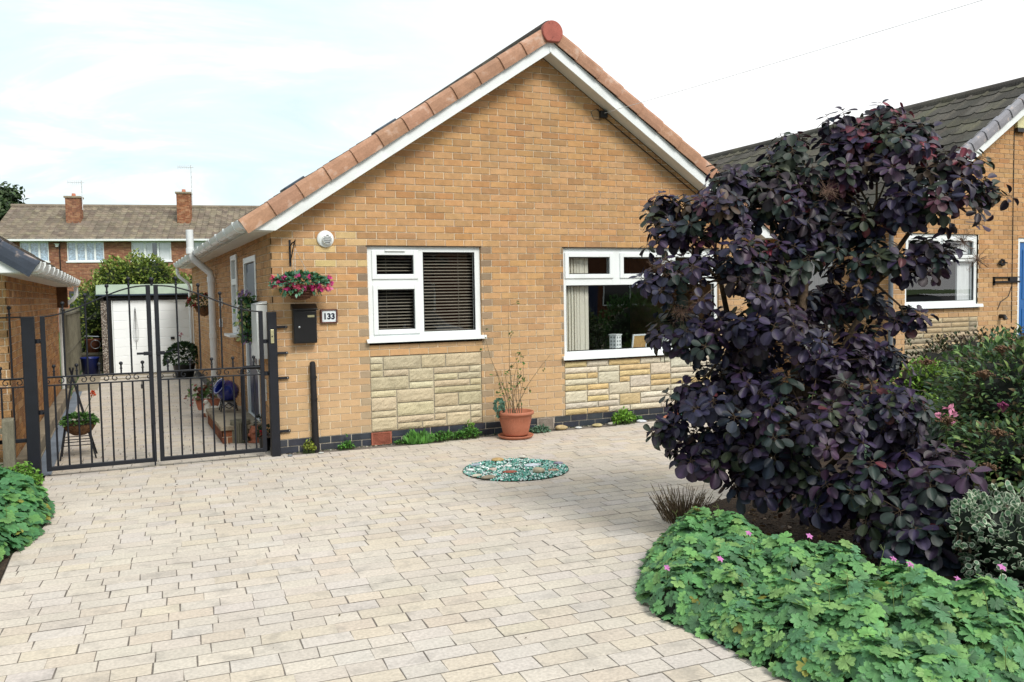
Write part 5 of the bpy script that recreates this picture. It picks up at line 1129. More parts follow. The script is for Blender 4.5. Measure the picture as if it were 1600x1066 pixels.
# ================================================================== SMALL THINGS ROUND THE HOUSE
def wall_fixtures():
    random.seed(41)
    # letterbox
    T = Thing('letterbox', 'black metal letterbox on the brick wall next to the house number', 'letterbox', loc=(.3, 0, 1.35))
    m = MB(); m.box(.19, .43, -.10, -.004, 1.155, 1.50); b = T.part(m, 'box', ['black_plastic'], bevel=.006)
    m = MB(); m.extr([(.18, -.004, 1.56), (.18, -.03, 1.565), (.18, -.118, 1.515), (.18, -.118, 1.498), (.18, -.004, 1.50)], (.26, 0, 0)); T.part(m, 'lid', ['black_plastic'], bevel=.004)
    m = MB(); m.box(.20, .42, -.106, -.10, 1.165, 1.485); d = T.part(m, 'door', ['black_plastic'], bevel=.004)
    m = MB(); m.box(.335, .405, -.110, -.106, 1.425, 1.447); T.part(m, 'name_plate', ['brass'], under=d)
    m = MB(); m.lathe([(.011, 0), (.011, .006), (0, .007)], (.247, -.106, 1.325), 14, R=rotm((1, 0, 0), pi/2)); T.part(m, 'lock', ['steel'], under=d)
    # number plate
    T = Thing('house_number', 'white house number plate reading 133 in a dark wooden frame', 'sign', loc=(.577, 0, 1.43))
    m = MB()
    for a, b, c, e in sub_rect([(.487, .667, 1.355, 1.50)], (.503, .651, 1.369, 1.488)): m.box(a, b, -.032, -.004, c, e)
    T.part(m, 'frame', ['frame_wood'], bevel=.003)
    m = MB(); m.box(.503, .651, -.022, -.004, 1.369, 1.488); pl = T.part(m, 'plate', ['sign_white'])
    for x in (.513, .641):
        for z in (1.38, 1.478): m = MB(); m.ball((x, -.0225, z), .0032, n=8); T.part(m, 'screw', ['ink'], under=pl)
    cu = bpy.data.curves.new('digits', 'FONT'); cu.body = '133'; cu.size = .085; cu.extrude = .001; cu.offset = .0036; cu.align_x = 'CENTER'; cu.space_character = 1.0
    t = bpy.data.objects.new('digits_curve', cu); COL.objects.link(t); bpy.context.view_layer.update()
    me = bpy.data.meshes.new_from_object(t.evaluated_get(bpy.context.evaluated_depsgraph_get())); bpy.data.objects.remove(t)
    me.transform(Matrix.Translation((.577, -.0235, 1.3985)) @ Matrix.Rotation(pi/2, 4, 'X')); me.materials.clear(); me.materials.append(MATS['ink'])
    o = bpy.data.objects.new('digits', me); COL.objects.link(o); o.parent = pl
    # black pipe rising from the ground
    T = Thing('standpipe', 'black rubbery pipe standing against the brick wall from ground to chest height', 'pipe', loc=(.39, -.05, 0))
    m = MB(); m.tube([(.39, -.052, 0), (.388, -.05, .3), (.386, -.05, .6), (.383, -.05, .9), (.384, -.045, .925), (.384, -.03, .945)], [.036, .034, .033, .031, .031, .028], 14); T.part(m, 'pipe', ['black_mat'])
    for z in (.12, .32, .55, .78):
        m = MB(); m.tube([(.387, -.05, z), (.387, -.05, z+.022)], .037, 14); T.part(m, 'collar', ['black_mat'])
    # flower basket on its bracket
    T = Thing('hanging_basket', 'wicker hanging basket of pink fuchsias on a bracket above the letterbox', 'hanging basket', loc=(.27, -.16, 1.6))
    m = MB(); m.box(.185, .205, -.008, 0, 1.96, 2.23); m.tube([(.195, -.005, 2.16), (.20, -.10, 2.19), (.205, -.24, 2.20), (.205, -.25, 2.215)], .007, 6); m.tube([(.195, -.006, 2.0), (.2, -.09, 2.08), (.203, -.19, 2.185)], .006, 6); m.tube([(.205, -.235, 2.2), (.205, -.235, 2.15), (.205, -.225, 2.14)], .005, 6); T.part(m, 'bracket', ['iron'])
    c = np.array((.245, -.235, 1.735))
    for a in (0, 2.1, 4.2):
        m = MB(); e = c+np.array((.15*cos(a), .13*sin(a), .0))
        p0 = np.array((.205, -.235, 2.13))
        for k in range(22):
            p = p0+(e-p0)*k/22; q = p0+(e-p0)*(k+.7)/22; m.tube([p, q], .0035 if k % 2 else .0022, 4)
        T.part(m, 'chain', ['chain'])
    m = MB(); m.lathe([(.0, -.13), (.06, -.125), (.10, -.10), (.13, -.05), (.15, 0), (.153, .012), (.143, .012), (.12, -.03)], c, 28); 
    for k in range(5): zz = -.11+.026*k; r = math.sqrt(max(0, 1-(zz/.14)**2))*.148; m.tube([(c[0]+r*cos(a), c[1]+r*sin(a), c[2]+zz) for a in np.linspace(0, 2*pi, 25)], .006, 5)
    T.part(m, 'basket', ['wicker'])
    fo = MB(); gr = [lin('#4f8f6a', .62), lin('#5f9f78', .62), lin('#3f7a58', .58), lin('#8fc0a8', .7), lin('#557a3c', .58)]
    for k in range(620):
        d = rdir(); d[2] = abs(d[2])*.7-.1; q = c+np.array((d[0]*.26, d[1]*.18, .045+d[2]*.14)); 
        if q[1] > -.03: continue
        leaf(fo, L_OVAL, q, d+rdir()*.6, rdir()+np.array((0, 0, 1)), random.uniform(.035, .062), jit(random.choice(gr), .15))
    for k in range(60):
        a = random.uniform(0, 6.28); q = c+np.array((.19*cos(a), .15*sin(a), -.02+random.gauss(0, .02))); leaf(fo, L_OVAL, q, (cos(a), sin(a), -1.1), (cos(a), sin(a), .4), .05, jit(random.choice(gr), .15))
    T.part(fo, 'foliage', ['leaf'])
    for k in range(24):
        a = pi+pi*(k+.5)/24*1.0+random.gauss(0, .12); q = c+np.array(((.17+.09*random.random())*cos(a)*1.2, .16*sin(a), random.choice([-.02, .0, .05, .1, .02])+random.gauss(0, .015))); fl = MB(); col = random.choice([lin('#e0559b', .8), lin('#f0a0c8', .85), lin('#d8408a', .78), lin('#e86a8a', .8)])
        for j in range(16): leaf(fl, L_OVAL, q+rdir()*.014, rdir()-np.array((0, 0, .5)), rdir(), .038, jit(col, .15))
        T.part(fl, 'bloom', ['petal'])
wall_fixtures()

def potted_climber():
    random.seed(42); c = np.array((2.59, -.33, 0)); T = Thing('plant_pot', 'round ribbed terracotta pot on a saucer holding a straggly bare climber', 'plant pot', loc=(c[0], c[1], 0))
    m = MB(); prof = [(.0, .035), (.135, .035), (.142, .05), (.165, .15), (.183, .25), (.190, .268), (.207, .272), (.212, .285), (.210, .303), (.200, .308), (.185, .300), (.178, .27), (.0, .262)]
    m.lathe(prof, c, 48)
    for k in range(60):
        a = 2*pi*k/60; m.tube([c+np.array((.141*cos(a), .141*sin(a), .055)), c+np.array((.183*cos(a), .183*sin(a), .24))], .0032, 4, caps=False)
    T.part(m, 'pot', ['terracotta'])
    m = MB(); m.lathe([(0, .004), (.175, .004), (.195, .022), (.205, .036), (.198, .04), (.18, .026), (0, .02)], c, 40); T.part(m, 'saucer', ['terracotta'])
    m = MB(); m.lathe([(0, .268), (.18, .264)], c, 20); T.part(m, 'compost', ['soil'])
    st = MB(); lf = MB()
    for k in range(13):
        a = random.uniform(0, 6.28); p = c+np.array((.08*cos(a), .06*sin(a), .26)); pts = [p]; d = np.array((random.gauss(0, .11), random.uniform(.0, .16), 1.0)); L = random.choice([.3, .4, .55, .6]) if k > 4 else (1.25, 1.05, .8, .7, .6)[k]
        if k == 1: d = np.array((-.35, .1, 1))
        if k == 2: d = np.array((.4, .1, 1))
        for j in range(9): 
            d = d+np.array((random.gauss(0, .12), random.gauss(0, .05), 0)); q = pts[-1]+d/np.linalg.norm(d)*L/9; q[1] = min(q[1], -.03); pts.append(q)
        st.tube(pts, [.005*(1-.07*j) for j in range(10)], 5)
        for j in range(4, 10):
            if random.random() < .55:
                b = rdir(); b[1] = -abs(b[1])*.4; e = pts[j]+b*random.uniform(.04, .12); st.tube([pts[j], e], .002, 3)
                for _ in range(2 if k > 0 else 5): leaf(lf, L_OVAL, e+rdir()*.02, b+rdir()*.4, rdir()+np.array((0, -.5, .6)), random.uniform(.025, .04), jit(random.choice([lin('#5f8a45', .6), lin('#7a9a50', .6), lin('#6a7040', .55)]), .15))
    for k in range(60): q = c+np.array((-.20, .0, .36))+rdir()*np.array((.06, .05, .10)); leaf(lf, L_PALM5, q, rdir(), rdir()+np.array((0, -.8, .5)), .026, jit(lin('#6f9a85', .6), .2), smooth=False)
    T.part(st, 'stems', ['twig']); T.part(lf, 'leaves', ['leaf'])
potted_climber()

def pebble_bed():
    random.seed(43); c = (1.84, -1.93); T = MB(); m = T
    m.add([(c[0]+.492*cos(a), c[1]+.492*sin(a), .0035) for a in np.linspace(0, 2*pi, 49)[:-1]], [tuple(range(48))], 1, (.1, .1, .1))
    pal = [lin('#5fb5a5', .7), lin('#7fcabb', .72), lin('#3f9080', .65), lin('#cfe5e0', .8), lin('#2c5a55', .5), lin('#9fd5ca', .75), lin('#e8eeee', .85), lin('#49a08c', .65), lin('#30403f', .5)]
    for _ in range(4200):
        r = .485*math.sqrt(random.random()); a = random.uniform(0, 6.28); s = random.uniform(.005, .012); R = rotm(rdir(), random.uniform(0, 6)); m.obox((c[0]+r*cos(a), c[1]+r*sin(a), .005+random.random()*.008), R, s, s*.8, s*.45, 0, random.choice(pal))
    tag(m.build('glass_gravel', ['glass_chip', 'soil']), 'round patch of turquoise glass gravel set into the driveway', 'gravel', kind='stuff')
    P = [((1.436, -1.812), .035, '#f0f0ee', 'white pebble at the left end of the turquoise gravel patch', .9), ((1.565, -1.621), .05, '#b9c4d2', 'pale blue grey flat pebble at the back left of the turquoise gravel', .7), ((1.849, -1.502), .075, '#cfae78', 'long tan pebble on the back rim of the turquoise gravel', .5),
         ((2.13, -1.46), .045, '#e8e4d8', 'cream flat pebble on the rear edge of the turquoise gravel', .6), ((1.817, -1.798), .042, '#f2f0ec', 'small white pebble in the centre of the turquoise gravel', .6), ((1.627, -1.888), .04, '#dcc6b8', 'speckled pinkish pebble left of the red stone', .8),
         ((1.719, -2.068), .062, '#a8604f', 'flat brick red pebble near the middle of the turquoise gravel', .5), ((1.398, -2.06), .045, '#e6dfcc', 'pale cream pebble on the front left rim of the gravel', .7), ((1.45, -2.19), .068, '#a39783', 'grey brown pebble half buried in the front rim of the gravel', .6),
         ((2.021, -1.914), .075, '#d8dfe8', 'largest pale blue white oval pebble in the gravel patch', .55), ((1.938, -2.21), .055, '#c8bba2', 'pointed cream stone standing in the front right of the gravel', 1.3), ((2.10, -2.18), .052, '#c9a48c', 'flat pinkish brown pebble on the right front rim', .5),
         ((2.286, -1.93), .045, '#9a93a8', 'speckled mauve pebble at the right end of the gravel', .7)]
    for (x, y), r, col, lb, sq in P: pebble(x, y, r, col, lb, sq, 'pebbles lying on the turquoise gravel')
def pebble(x, y, r, col, lb, sq, group, z=.008, stretch=1.35):
    v, f = sphere_t(16, 10); n = 1+.10*np.sin(v[:, :1]*3+random.random()*6)+.07*np.sin(v[:, 1:2]*5+random.random()*6); m = MB(); a = -.4+random.gauss(0, .3)
    m.inst((v*n*np.array((stretch, .85, sq*.62)), f), rotm((0, 0, 1), a), (x, y, z+r*sq*.40), r*.72, 0, lin(col, .72)); tag(m.build('pebble', 'pebble'), lb, 'pebble', group)
pebble_bed()
def wall_foot():
    random.seed(44); g = 'stones along the foot of the house wall'
    for (x, y), r, col, lb, sq in [((3.30, -.10), .085, '#cbb68a', 'big tan cobble by the grey air brick at the wall foot', .8), ((3.52, -.12), .05, '#eceeee', 'white flat stone between two tan cobbles at the wall foot', .5), ((3.78, -.12), .075, '#c8b98c', 'long tan stone beside the white one along the blue bricks', .6),
                                   ((4.0, -.10), .06, '#c9c6bd', 'pale grey marbled stone just left of the lime green weed', .8), ((4.42, -.12), .07, '#e9edf4', 'smooth white stone right of the lime green weed', .6), ((.10, -.16), .03, '#8f979c', 'small grey stone at the foot of the gate post', .7), ((.42, -.17), .028, '#d8dad6', 'little white stone beside the standpipe', .7)]: pebble(x, y, r, col, lb, sq, g, 0)
    m = MB(); m.extr([(4.62, -.16, 0), (4.95, -.10, 0), (4.98, -.02, 0), (4.98, -.02, .07), (4.9, -.06, .09), (4.7, -.12, .03)], (0, -.05, 0)); tag(m.build('terracotta_shard', 'terracotta', bevel=.006), 'broken terracotta shard leaning on the blue bricks under the picture window', 'shard')
    m = MB(); v, f = sphere_t(22, 12); nn = 1+.13*RNG.normal(size=(len(v), 1)); m.inst((v*nn*np.array((1.3, .5, .55)), f), np.eye(3), (5.22, -.22, .08), .2, 0, lin('#3f7f78', .6), smooth=False); tag(m.build('crumpled_net', 'pebble'), 'crumpled teal green netting against the wall behind the purple leaves', 'netting')
    def weed(x, y, w, h, n, tm, sz, pal, lb, thin=False):
        m = MB()
        for k in range(n):
            a = random.uniform(0, 6.28); r = math.sqrt(random.random())*w; q = np.array((x+r*cos(a), min(-.012, y+r*.5*sin(a)), 0)); hh = h*(1-.5*r/w)*random.uniform(.4, 1)
            if thin: d = np.array((random.gauss(0, .5), random.gauss(-.1, .3), 1)); leaf(m, L_LANCE, q, d, (0, -1, .2), hh*1.2, jit(random.choice(pal), .15))
            else: leaf(m, tm, q+np.array((0, 0, hh)), rdir()+np.array((0, -.3, .2)), rdir()*.5+np.array((0, -.2, 1)), sz*random.uniform(.7, 1.2), jit(random.choice(pal), .15), smooth=False)
            if random.random() < .4: m.tube([q, q+np.array((0, 0, hh))], .0016, 3, 0, lin('#6f8a4a', .5))
        tag(m.build('weed', 'leaf'), lb, 'weed', 'weeds growing at the foot of the house wall')
    G1 = [lin('#5f9a3f', .6), lin('#6fae4a', .62), lin('#4f8738', .56)]; G2 = [lin('#8fc24a', .65), lin('#7fb53f', .62)]; G3 = [lin('#7fa58a', .62), lin('#6f967c', .6)]; G4 = [lin('#a8b84a', .62), lin('#8f9a40', .58)]
    weed(.31, -.10, .07, .17, 130, L_OVAL, .03, G4, 'yellow green weed hugging the base of the standpipe'); weed(.71, -.07, .09, .10, 110, L_OVAL, .028, G1, 'small green weed between the standpipe and the left air brick'); weed(.74, -.05, .03, .17, 20, L_LANCE, .04, G1, 'single upright weed sprout over the small clump')
    weed(1.30, -.07, .06, .07, 60, L_OVAL, .025, G1, 'tiny weed just right of the left air brick'); weed(1.52, -.10, .15, .17, 240, L_LANCE, .1, G1, 'grassy tuft under the square stone panel', True); weed(1.80, -.11, .15, .13, 300, L_OVAL, .03, G1, 'spreading green weed under the stone panel'); weed(2.08, -.11, .17, .15, 360, L_OVAL, .032, [lin('#4f8a3c', .58), lin('#6aa548', .6)], 'widest green weed patch beside the terracotta pot')
    weed(2.16, -.03, .05, .28, 34, L_OVAL, .035, G2, 'thin tall light green weed against the stone panel corner'); weed(2.98, -.14, .14, .09, 230, L_OVAL, .034, G3, 'blue green succulent weed in front of the grey air brick'); weed(4.16, -.12, .16, .20, 420, L_OVAL, .04, G2, 'bright lime green weed below the pale stone panel'); weed(4.40, -.06, .07, .10, 70, L_OVAL, .03, G1, 'small green weed behind the smooth white stone')
    weed(-2.22, -.62, .16, .26, 360, L_OVAL, .045, G2, 'lime green weed at the foot of the free standing gate post') if False else None
    m = MB(); lp = [lin('#8cc04f', .62), lin('#7ab045', .6)]
    for k in range(380): a = random.uniform(0, 6.28); r = math.sqrt(random.random())*.15; h = .20*(1-(r/.17)**2)*random.uniform(.5, 1.1)+.02; leaf(m, L_OVAL, (-2.26+r*cos(a), -.48+r*.8*sin(a), h), rdir(), rdir()*.5+np.array((0, -.2, 1)), .04, jit(random.choice(lp), .15), smooth=False)
    tag(m.build('weed', 'leaf'), 'lime green leafy clump at the foot of the free standing gate post', 'weed')
    m = MB()
    for x in np.linspace(.03, 6.3, 420):
        m.ball((x+random.gauss(0, .01), -.012+random.gauss(0, .012), .0), random.uniform(.004, .016), n=5, sq=(1, 1, .6), tint=jit(random.choice([lin('#8b8273', .6), lin('#b9b0a2', .65), lin('#5f5648', .5)]), .2))
    for x in np.linspace(.2, 6.3, 300): leaf(m, L_OVAL, (x, -.02+random.gauss(0, .01), .006), rdir(), (0, -.2, 1), .014, jit(lin('#5f7f40', .5), .3))
    tag(m.build('gravel', 'pebble'), 'line of crumbled mortar grit and moss between wall and paving', 'gravel', kind='stuff')
wall_foot()

def alley_things():
    random.seed(45)
    # basket tripod
    c = np.array((-1.88, .92, 0)); T = Thing('basket_stand', 'black metal tripod stand holding a coir basket behind the gate', 'plant stand', loc=(c[0], c[1], 0)); m = MB(); top = c+np.array((-.03, 0, .86))
    for k in range(4):
        a = pi/4+k*pi/2; foot = c+np.array((.235*cos(a), .2*sin(a), 0)); m.tube([foot, top+(top-foot)*.10], .0085, 6)
        b = c+np.array((.235*cos(a+pi/2), .2*sin(a+pi/2), 0))
        for t in (.17, .24): m.tube([foot+(top-foot)*t, b+(top-b)*t], .005, 5)
    T.part(m, 'frame', ['iron']); B = Thing('hanging_basket', 'round coir basket of green trailing plants with one orange flower on the tripod', 'hanging basket', loc=(c[0], c[1], .3)); z = .37
    m = MB(); q = c+np.array((.02, -.05, z)); m.lathe([(0, -.135), (.06, -.125), (.12, -.085), (.155, -.03), (.165, .0), (.155, .0), (.10, -.05)], q, 24); B.part(m, 'basket', ['coir'])
    m = MB(); m.tube([q+np.array((.168*cos(a), .168*sin(a), .0)) for a in np.linspace(0, 2*pi, 25)], .005, 5); m.tube([q+np.array((.0, 0, .0))+np.array((-.168, 0, 0)), q+np.array((-.22, -.0, .0)), q+np.array((-.2, 0, -.05))], .005, 5); B.part(m, 'rim', ['iron'])
    f = MB()
    for k in range(330): d = rdir(); d[2] = abs(d[2])*.55; leaf(f, L_OVAL, q+np.array((d[0]*.15, d[1]*.15, d[2]*.14)), d+rdir()*.5, (0, 0, 1)+rdir()*.5, .05, jit(random.choice([lin('#5f8f4a', .6), lin('#4f8040', .56), lin('#7aa85a', .6)]), .15))
    f.tube([q, q+np.array((.10, 0, .2)), q+np.array((.13, 0, .28))], .003, 4, 0, lin('#6f8a4a', .5)); B.part(f, 'foliage', ['leaf'])
    f = MB(); 
    for k in range(20): leaf(f, L_OVAL, q+np.array((.135, 0, .30))+rdir()*.02, rdir(), rdir(), .03, jit(lin('#e8603a', .8), .1))
    B.part(f, 'bloom', ['petal'])
    # half basket on the side wall
    B = Thing('wall_basket', 'half round coir basket of red flowers fixed to the side wall', 'wall basket', loc=(0, 5.9, 1.5)); q = np.array((-.16, 5.95, 1.52))
    m = MB(); m.lathe([(0, -.17), (.05, -.16), (.11, -.10), (.15, 0), (.14, 0), (.08, -.08)], q, 20); B.part(m, 'basket', ['coir'])
    m = MB(); m.tube([q+np.array((.152*cos(a), .152*sin(a), 0)) for a in np.linspace(0, 2*pi, 21)], .006, 5)
    for a in np.linspace(0, 2*pi, 9)[:-1]: m.tube([q+np.array((.152*cos(a), .152*sin(a), 0)), q+np.array((.12*cos(a), .12*sin(a), -.09)), q+np.array((0, 0, -.175))], .004, 4)
    B.part(m, 'wire_frame', ['iron']); f = MB()
    for k in range(260): d = rdir(); d[2] = abs(d[2])*.9-.1; leaf(f, L_OVAL, q+d*np.array((.22, .2, .2))+np.array((-.03, 0, .02)), d+rdir()*.6, rdir()+np.array((0, 0, .6)), .055, jit(random.choice([lin('#7a8a52', .58), lin('#5f7a40', .55), lin('#8a7a5a', .55)]), .15))
    B.part(f, 'foliage', ['leaf'])
    for dx, dz in ((-.24, .1), (-.08, .14), (-.16, .02), (.04, .18)):
        f = MB(); 
        for k in range(24): leaf(f, L_OVAL, q+np.array((dx, -.1, dz))+rdir()*.035, rdir(), rdir(), .035, jit(lin('#b5303a', .7), .15))
        B.part(f, 'bloom', ['petal'])
    # hanging flower spray near the door
    B = Thing('flower_hanging', 'trailing artificial flowers in purple and cream hanging by the side door', 'wall flowers', loc=(-.1, .95, 1.4)); f = MB()
    for k in range(420):
        t = random.random(); q = np.array((-.13+random.gauss(0, .045), .95+random.gauss(0, .05), 1.68-.52*t)); leaf(f, L_OVAL, q, rdir()+np.array((0, 0, -.6)), rdir()+np.array((-.3, -.6, .3)), .06, jit(random.choice([lin('#4f7f52', .58), lin('#6f9f5a', .6), lin('#3f6f4a', .55), lin('#c8cf8a', .7)]), .15))
    B.part(f, 'foliage', ['leaf'])
    for z, c0 in ((1.68, '#b59acb'), (1.70, '#a98abf'), (1.50, '#e8e0c8'), (1.56, '#efe8d0'), (1.22, '#a58ac5'), (1.16, '#b79fd0')):
        f = MB(); y = .93+random.gauss(0, .04)
        for k in range(20): leaf(f, L_OVAL, np.array((-.16+random.gauss(0, .03), y, z))+rdir()*.025, rdir(), rdir(), .035, jit(lin(c0, .75), .1))
        B.part(f, 'bloom', ['petal'])
    # tilted blue glazed pot on an iron stand
    B = Thing('iron_stand', 'small black iron stand carrying the tilted blue pot on the doorstep end', 'plant stand', loc=(-.2, 2.35, .2)); m = MB(); z0 = .205
    for sx in (-.1, .1):
        for sy in (-.1, .1): m.tube([(-.22+sx, 2.35+sy, z0), (-.22+sx*.75, 2.35+sy*.75, z0+.13)], .008, 6)
    m.tube([(-.22+.09*cos(a), 2.35+.09*sin(a), z0+.13) for a in np.linspace(0, 2*pi, 17)], .008, 6); m.tube([(-.32, 2.25, z0+.04), (-.22, 2.25, z0+.11), (-.12, 2.25, z0+.04)], .006, 6); m.tube([(-.32, 2.25, z0+.1), (-.22, 2.25, z0+.03), (-.12, 2.25, z0+.1)], .006, 6); B.part(m, 'frame', ['iron'])
    R = rotm((0, 1, 0), -1.0) @ rotm((1, 0, 0), .35); m = MB(); m.lathe([(0, -.13), (.07, -.13), (.12, -.08), (.14, .0), (.125, .07), (.095, .11), (.10, .13), (.112, .14), (.09, .14), (.08, .11), (.10, .05), (0, -.1)], (-.22, 2.35, z0+.25), 28, R=R)
    tag(m.build('glazed_pot', 'blue_glaze'), 'shiny cobalt blue glazed pot lying tilted on a small iron stand', 'plant pot')
    # trough with geraniums, cockerel
    B = Thing('plant_trough', 'small terracotta trough with scraggly pink geraniums by the side wall', 'plant pot', loc=(-.36, 3.45, 0)); m = MB(); m.extr([(-.50, 3.38, .10), (-.20, 3.38, .10), (-.17, 3.38, .24), (-.53, 3.38, .24)], (0, .16, 0)); B.part(m, 'trough', ['terracotta'], bevel=.008)
    m = MB(); m.lathe([(0, 0), (.09, 0), (.09, .10), (0, .10)], (-.35, 3.46, 0), 16); B.part(m, 'foot', ['terracotta']); f = MB()
    for k in range(150): q = np.array((-.42+random.gauss(0, .1), 3.42+random.gauss(0, .05), .27+abs(random.gauss(0, .08)))); leaf(f, L_PALM5, q, rdir(), rdir()*.6+np.array((0, -.3, 1)), .03, jit(random.choice([lin('#6f9a5a', .6), lin('#8aa86a', .6), lin('#a05a4a', .55)]), .15), smooth=False)
    for k in range(12): f.tube([(-.40+random.gauss(0, .07), 3.46, .22), (-.42+random.gauss(0, .12), 3.42, .42+random.random()*.08)], .003, 4, 0, lin('#7a6a4a', .5))
    B.part(f, 'foliage', ['leaf'])
    for dx, dz in ((-.2, .26), (-.22, .2), (.05, .42)):
        f = MB()
        for k in range(16): leaf(f, L_OVAL, np.array((-.37+dx, 3.38, dz))+rdir()*.02, rdir(), rdir(), .025, jit(lin('#d85a6a', .75), .1))
        B.part(f, 'bloom', ['petal'])
    B = Thing('cockerel_ornament', 'cream speckled pottery hen ornament sitting on the paving by the step', 'ornament', loc=(-.33, 3.05, 0)); m = MB()
    def blob(c, r, s): m.inst((sphere_t(18, 12)[0]*np.array(s), sphere_t(18, 12)[1]), np.eye(3), c, r, 0, (.7, .68, .62))
    blob((-.33, 3.05, .10), .1, (1.15, .8, .95)); blob((-.41, 3.03, .20), .045, (.9, .8, 1.2)); blob((-.43, 3.02, .255), .034, (1, .8, 1)); m.tube([(-.40, 3.03, .12), (-.42, 3.03, .22)], [.07, .035], 12)
    for k in range(5): a = .5+k*.22; m.tube([(-.26, 3.05, .13), (-.22+.03*k, 3.05, .17+.03*(4-k)*.8), (-.17-.005*k, 3.05, .20+.02*(4-k))], [.03, .022, .006], 8)
    B.part(m, 'body', ['ceramic_white']); m = MB()
    for k in range(4): m.ball((-.445+.015*k, 3.02, .29-.004*abs(k-1.5)), .011, n=8)
    m.ball((-.455, 3.02, .225), .012, n=8, sq=(.7, .6, 1.4)); B.part(m, 'comb', ['ridge_red']); m = MB(); m.tube([(-.455, 3.02, .253), (-.49, 3.015, .245)], [.01, .001], 6); B.part(m, 'beak', ['brass']); m = MB(); m.ball((-.445, 2.995, .262), .005, n=8); B.part(m, 'eye', ['ink'])
    # wooden stump planter
    B = Thing('stump_planter', 'rough wooden log planter standing on the drive at the doorstep corner', 'planter', loc=(-.22, 1.0, 0)); m = MB(); V = []
    m.lathe([(.0, 0), (.098, 0), (.104, .1), (.100, .2), (.103, .25), (.088, .25), (.08, .21), (0, .2)], (-.235, 1.03, 0), 22)
    for k in range(26): a = 2*pi*k/26; m.tube([(-.235+.101*cos(a), 1.03+.101*sin(a), 0), (-.235+.104*cos(a+.03), 1.03+.104*sin(a+.03), .12), (-.235+.101*cos(a), 1.03+.101*sin(a), .25+random.gauss(0, .004))], random.uniform(.008, .013), 5)
    B.part(m, 'bark', ['wood_grey'])
    B = Thing('terracotta_figure', 'little terracotta strawberry pot figure next to the log planter', 'ornament', loc=(-.1, .98, 0)); m = MB(); q = (-.085, .93, 0); m.lathe([(0, 0), (.085, 0), (.09, .012), (.05, .02), (.06, .05), (.075, .09), (.07, .14), (.05, .17), (.055, .185), (.04, .19), (.035, .16), (0, .15)], q, 22)
    for k in range(5): a = 3.4+k*.9; m.ball((q[0]+.07*cos(a), q[1]+.07*sin(a), .09+.03*(k % 2)), .022, n=8)
    B.part(m, 'pot', ['terracotta']); f = MB()
    for k in range(90): d = rdir(); leaf(f, L_OVAL, np.array((q[0]+.06, q[1]-.0, .20))+d*np.array((.05, .05, .09)), d, (0, -.5, 1)+rdir()*.5, .035, jit(random.choice([lin('#3f5a44', .5), lin('#5f6a6a', .55), lin('#3a4438', .48)]), .15))
    B.part(f, 'foliage', ['leaf'])
    B = Thing('plant_pot', 'small dark pot with red flowers tucked behind the gate hinge post', 'plant pot', loc=(-.07, .35, 0)); m = MB(); m.lathe([(0, 0), (.05, 0), (.062, .13), (.068, .14), (.055, .14), (0, .12)], (-.075, .32, 0), 16); B.part(m, 'pot', ['black_plastic']); f = MB()
    for k in range(80): d = rdir(); d[2] = abs(d[2]); leaf(f, L_OVAL, np.array((-.075, .32, .15))+d*np.array((.06, .06, .12)), d, rdir()+np.array((0, 0, .7)), .04, jit(lin('#46583e', .5), .2))
    B.part(f, 'foliage', ['leaf'])
    for dz in (.16, .21): 
        f = MB(); [leaf(f, L_OVAL, np.array((-.10, .27, dz))+rdir()*.02, rdir(), rdir(), .026, jit(lin('#b8303c', .7), .1)) for _ in range(18)]; B.part(f, 'bloom', ['petal'])
    # black pot with a bushy plant near the garage, small pot beside the soil pipe
    B = Thing('plant_pot', 'black pot of bushy dark green foliage in front of the garage corner', 'plant pot', loc=(-.22, 9.8, 0)); m = MB(); m.lathe([(0, 0), (.17, 0), (.22, .28), (.23, .30), (.2, .3), (0, .27)], (-.26, 9.9, 0), 24); B.part(m, 'pot', ['black_plastic']); f = MB()
    for k in range(620): d = rdir(); d[2] = abs(d[2])-.25; leaf(f, L_OVAL, np.array((-.27, 9.85, .42))+d*np.array((.34, .3, .38)), d+rdir()*.5, rdir()+np.array((0, 0, .9)), .085, jit(random.choice([lin('#3f6038', .52), lin('#4f7344', .55), lin('#33502f', .5)]), .2))
    B.part(f, 'foliage', ['leaf'])
    f = MB(); [leaf(f, L_OVAL, np.array((-.33, 9.7, .92))+rdir()*.04, rdir(), rdir(), .04, jit(lin('#d8a0b0', .75), .1)) for _ in range(20)]; f.tube([(-.3, 9.8, .6), (-.33, 9.7, .92)], .005, 4, 0, lin('#5f7f40', .5)); B.part(f, 'bloom', ['petal'])
    B = Thing('plant_pot', 'pot of grey green foliage at the foot of the tall white pipe', 'plant pot', loc=(-.14, 4.6, 0)); m = MB(); m.lathe([(0, 0), (.07, 0), (.09, .16), (.095, .17), (.08, .17), (0, .15)], (-.15, 4.6, 0), 18); B.part(m, 'pot', ['concrete']); f = MB()
    for k in range(170): d = rdir(); d[2] = abs(d[2]); leaf(f, L_OVAL, np.array((-.15, 4.6, .2))+d*np.array((.13, .12, .2)), d, rdir()+np.array((0, 0, .7)), .045, jit(random.choice([lin('#7f9070', .58), lin('#5f7a58', .55)]), .2))
    B.part(f, 'foliage', ['leaf'])
    # blue tub, clutter at the garage side
    m = MB(); m.lathe([(0, 0), (.15, 0), (.18, .36), (.195, .37), (.195, .40), (.17, .40), (.16, .36), (.14, .05), (0, .04)], (-2.08, 11.9, 0), 24); tag(m.build('tub', 'blue_plastic'), 'round royal blue plastic tub at the end of the wooden fence', 'tub')
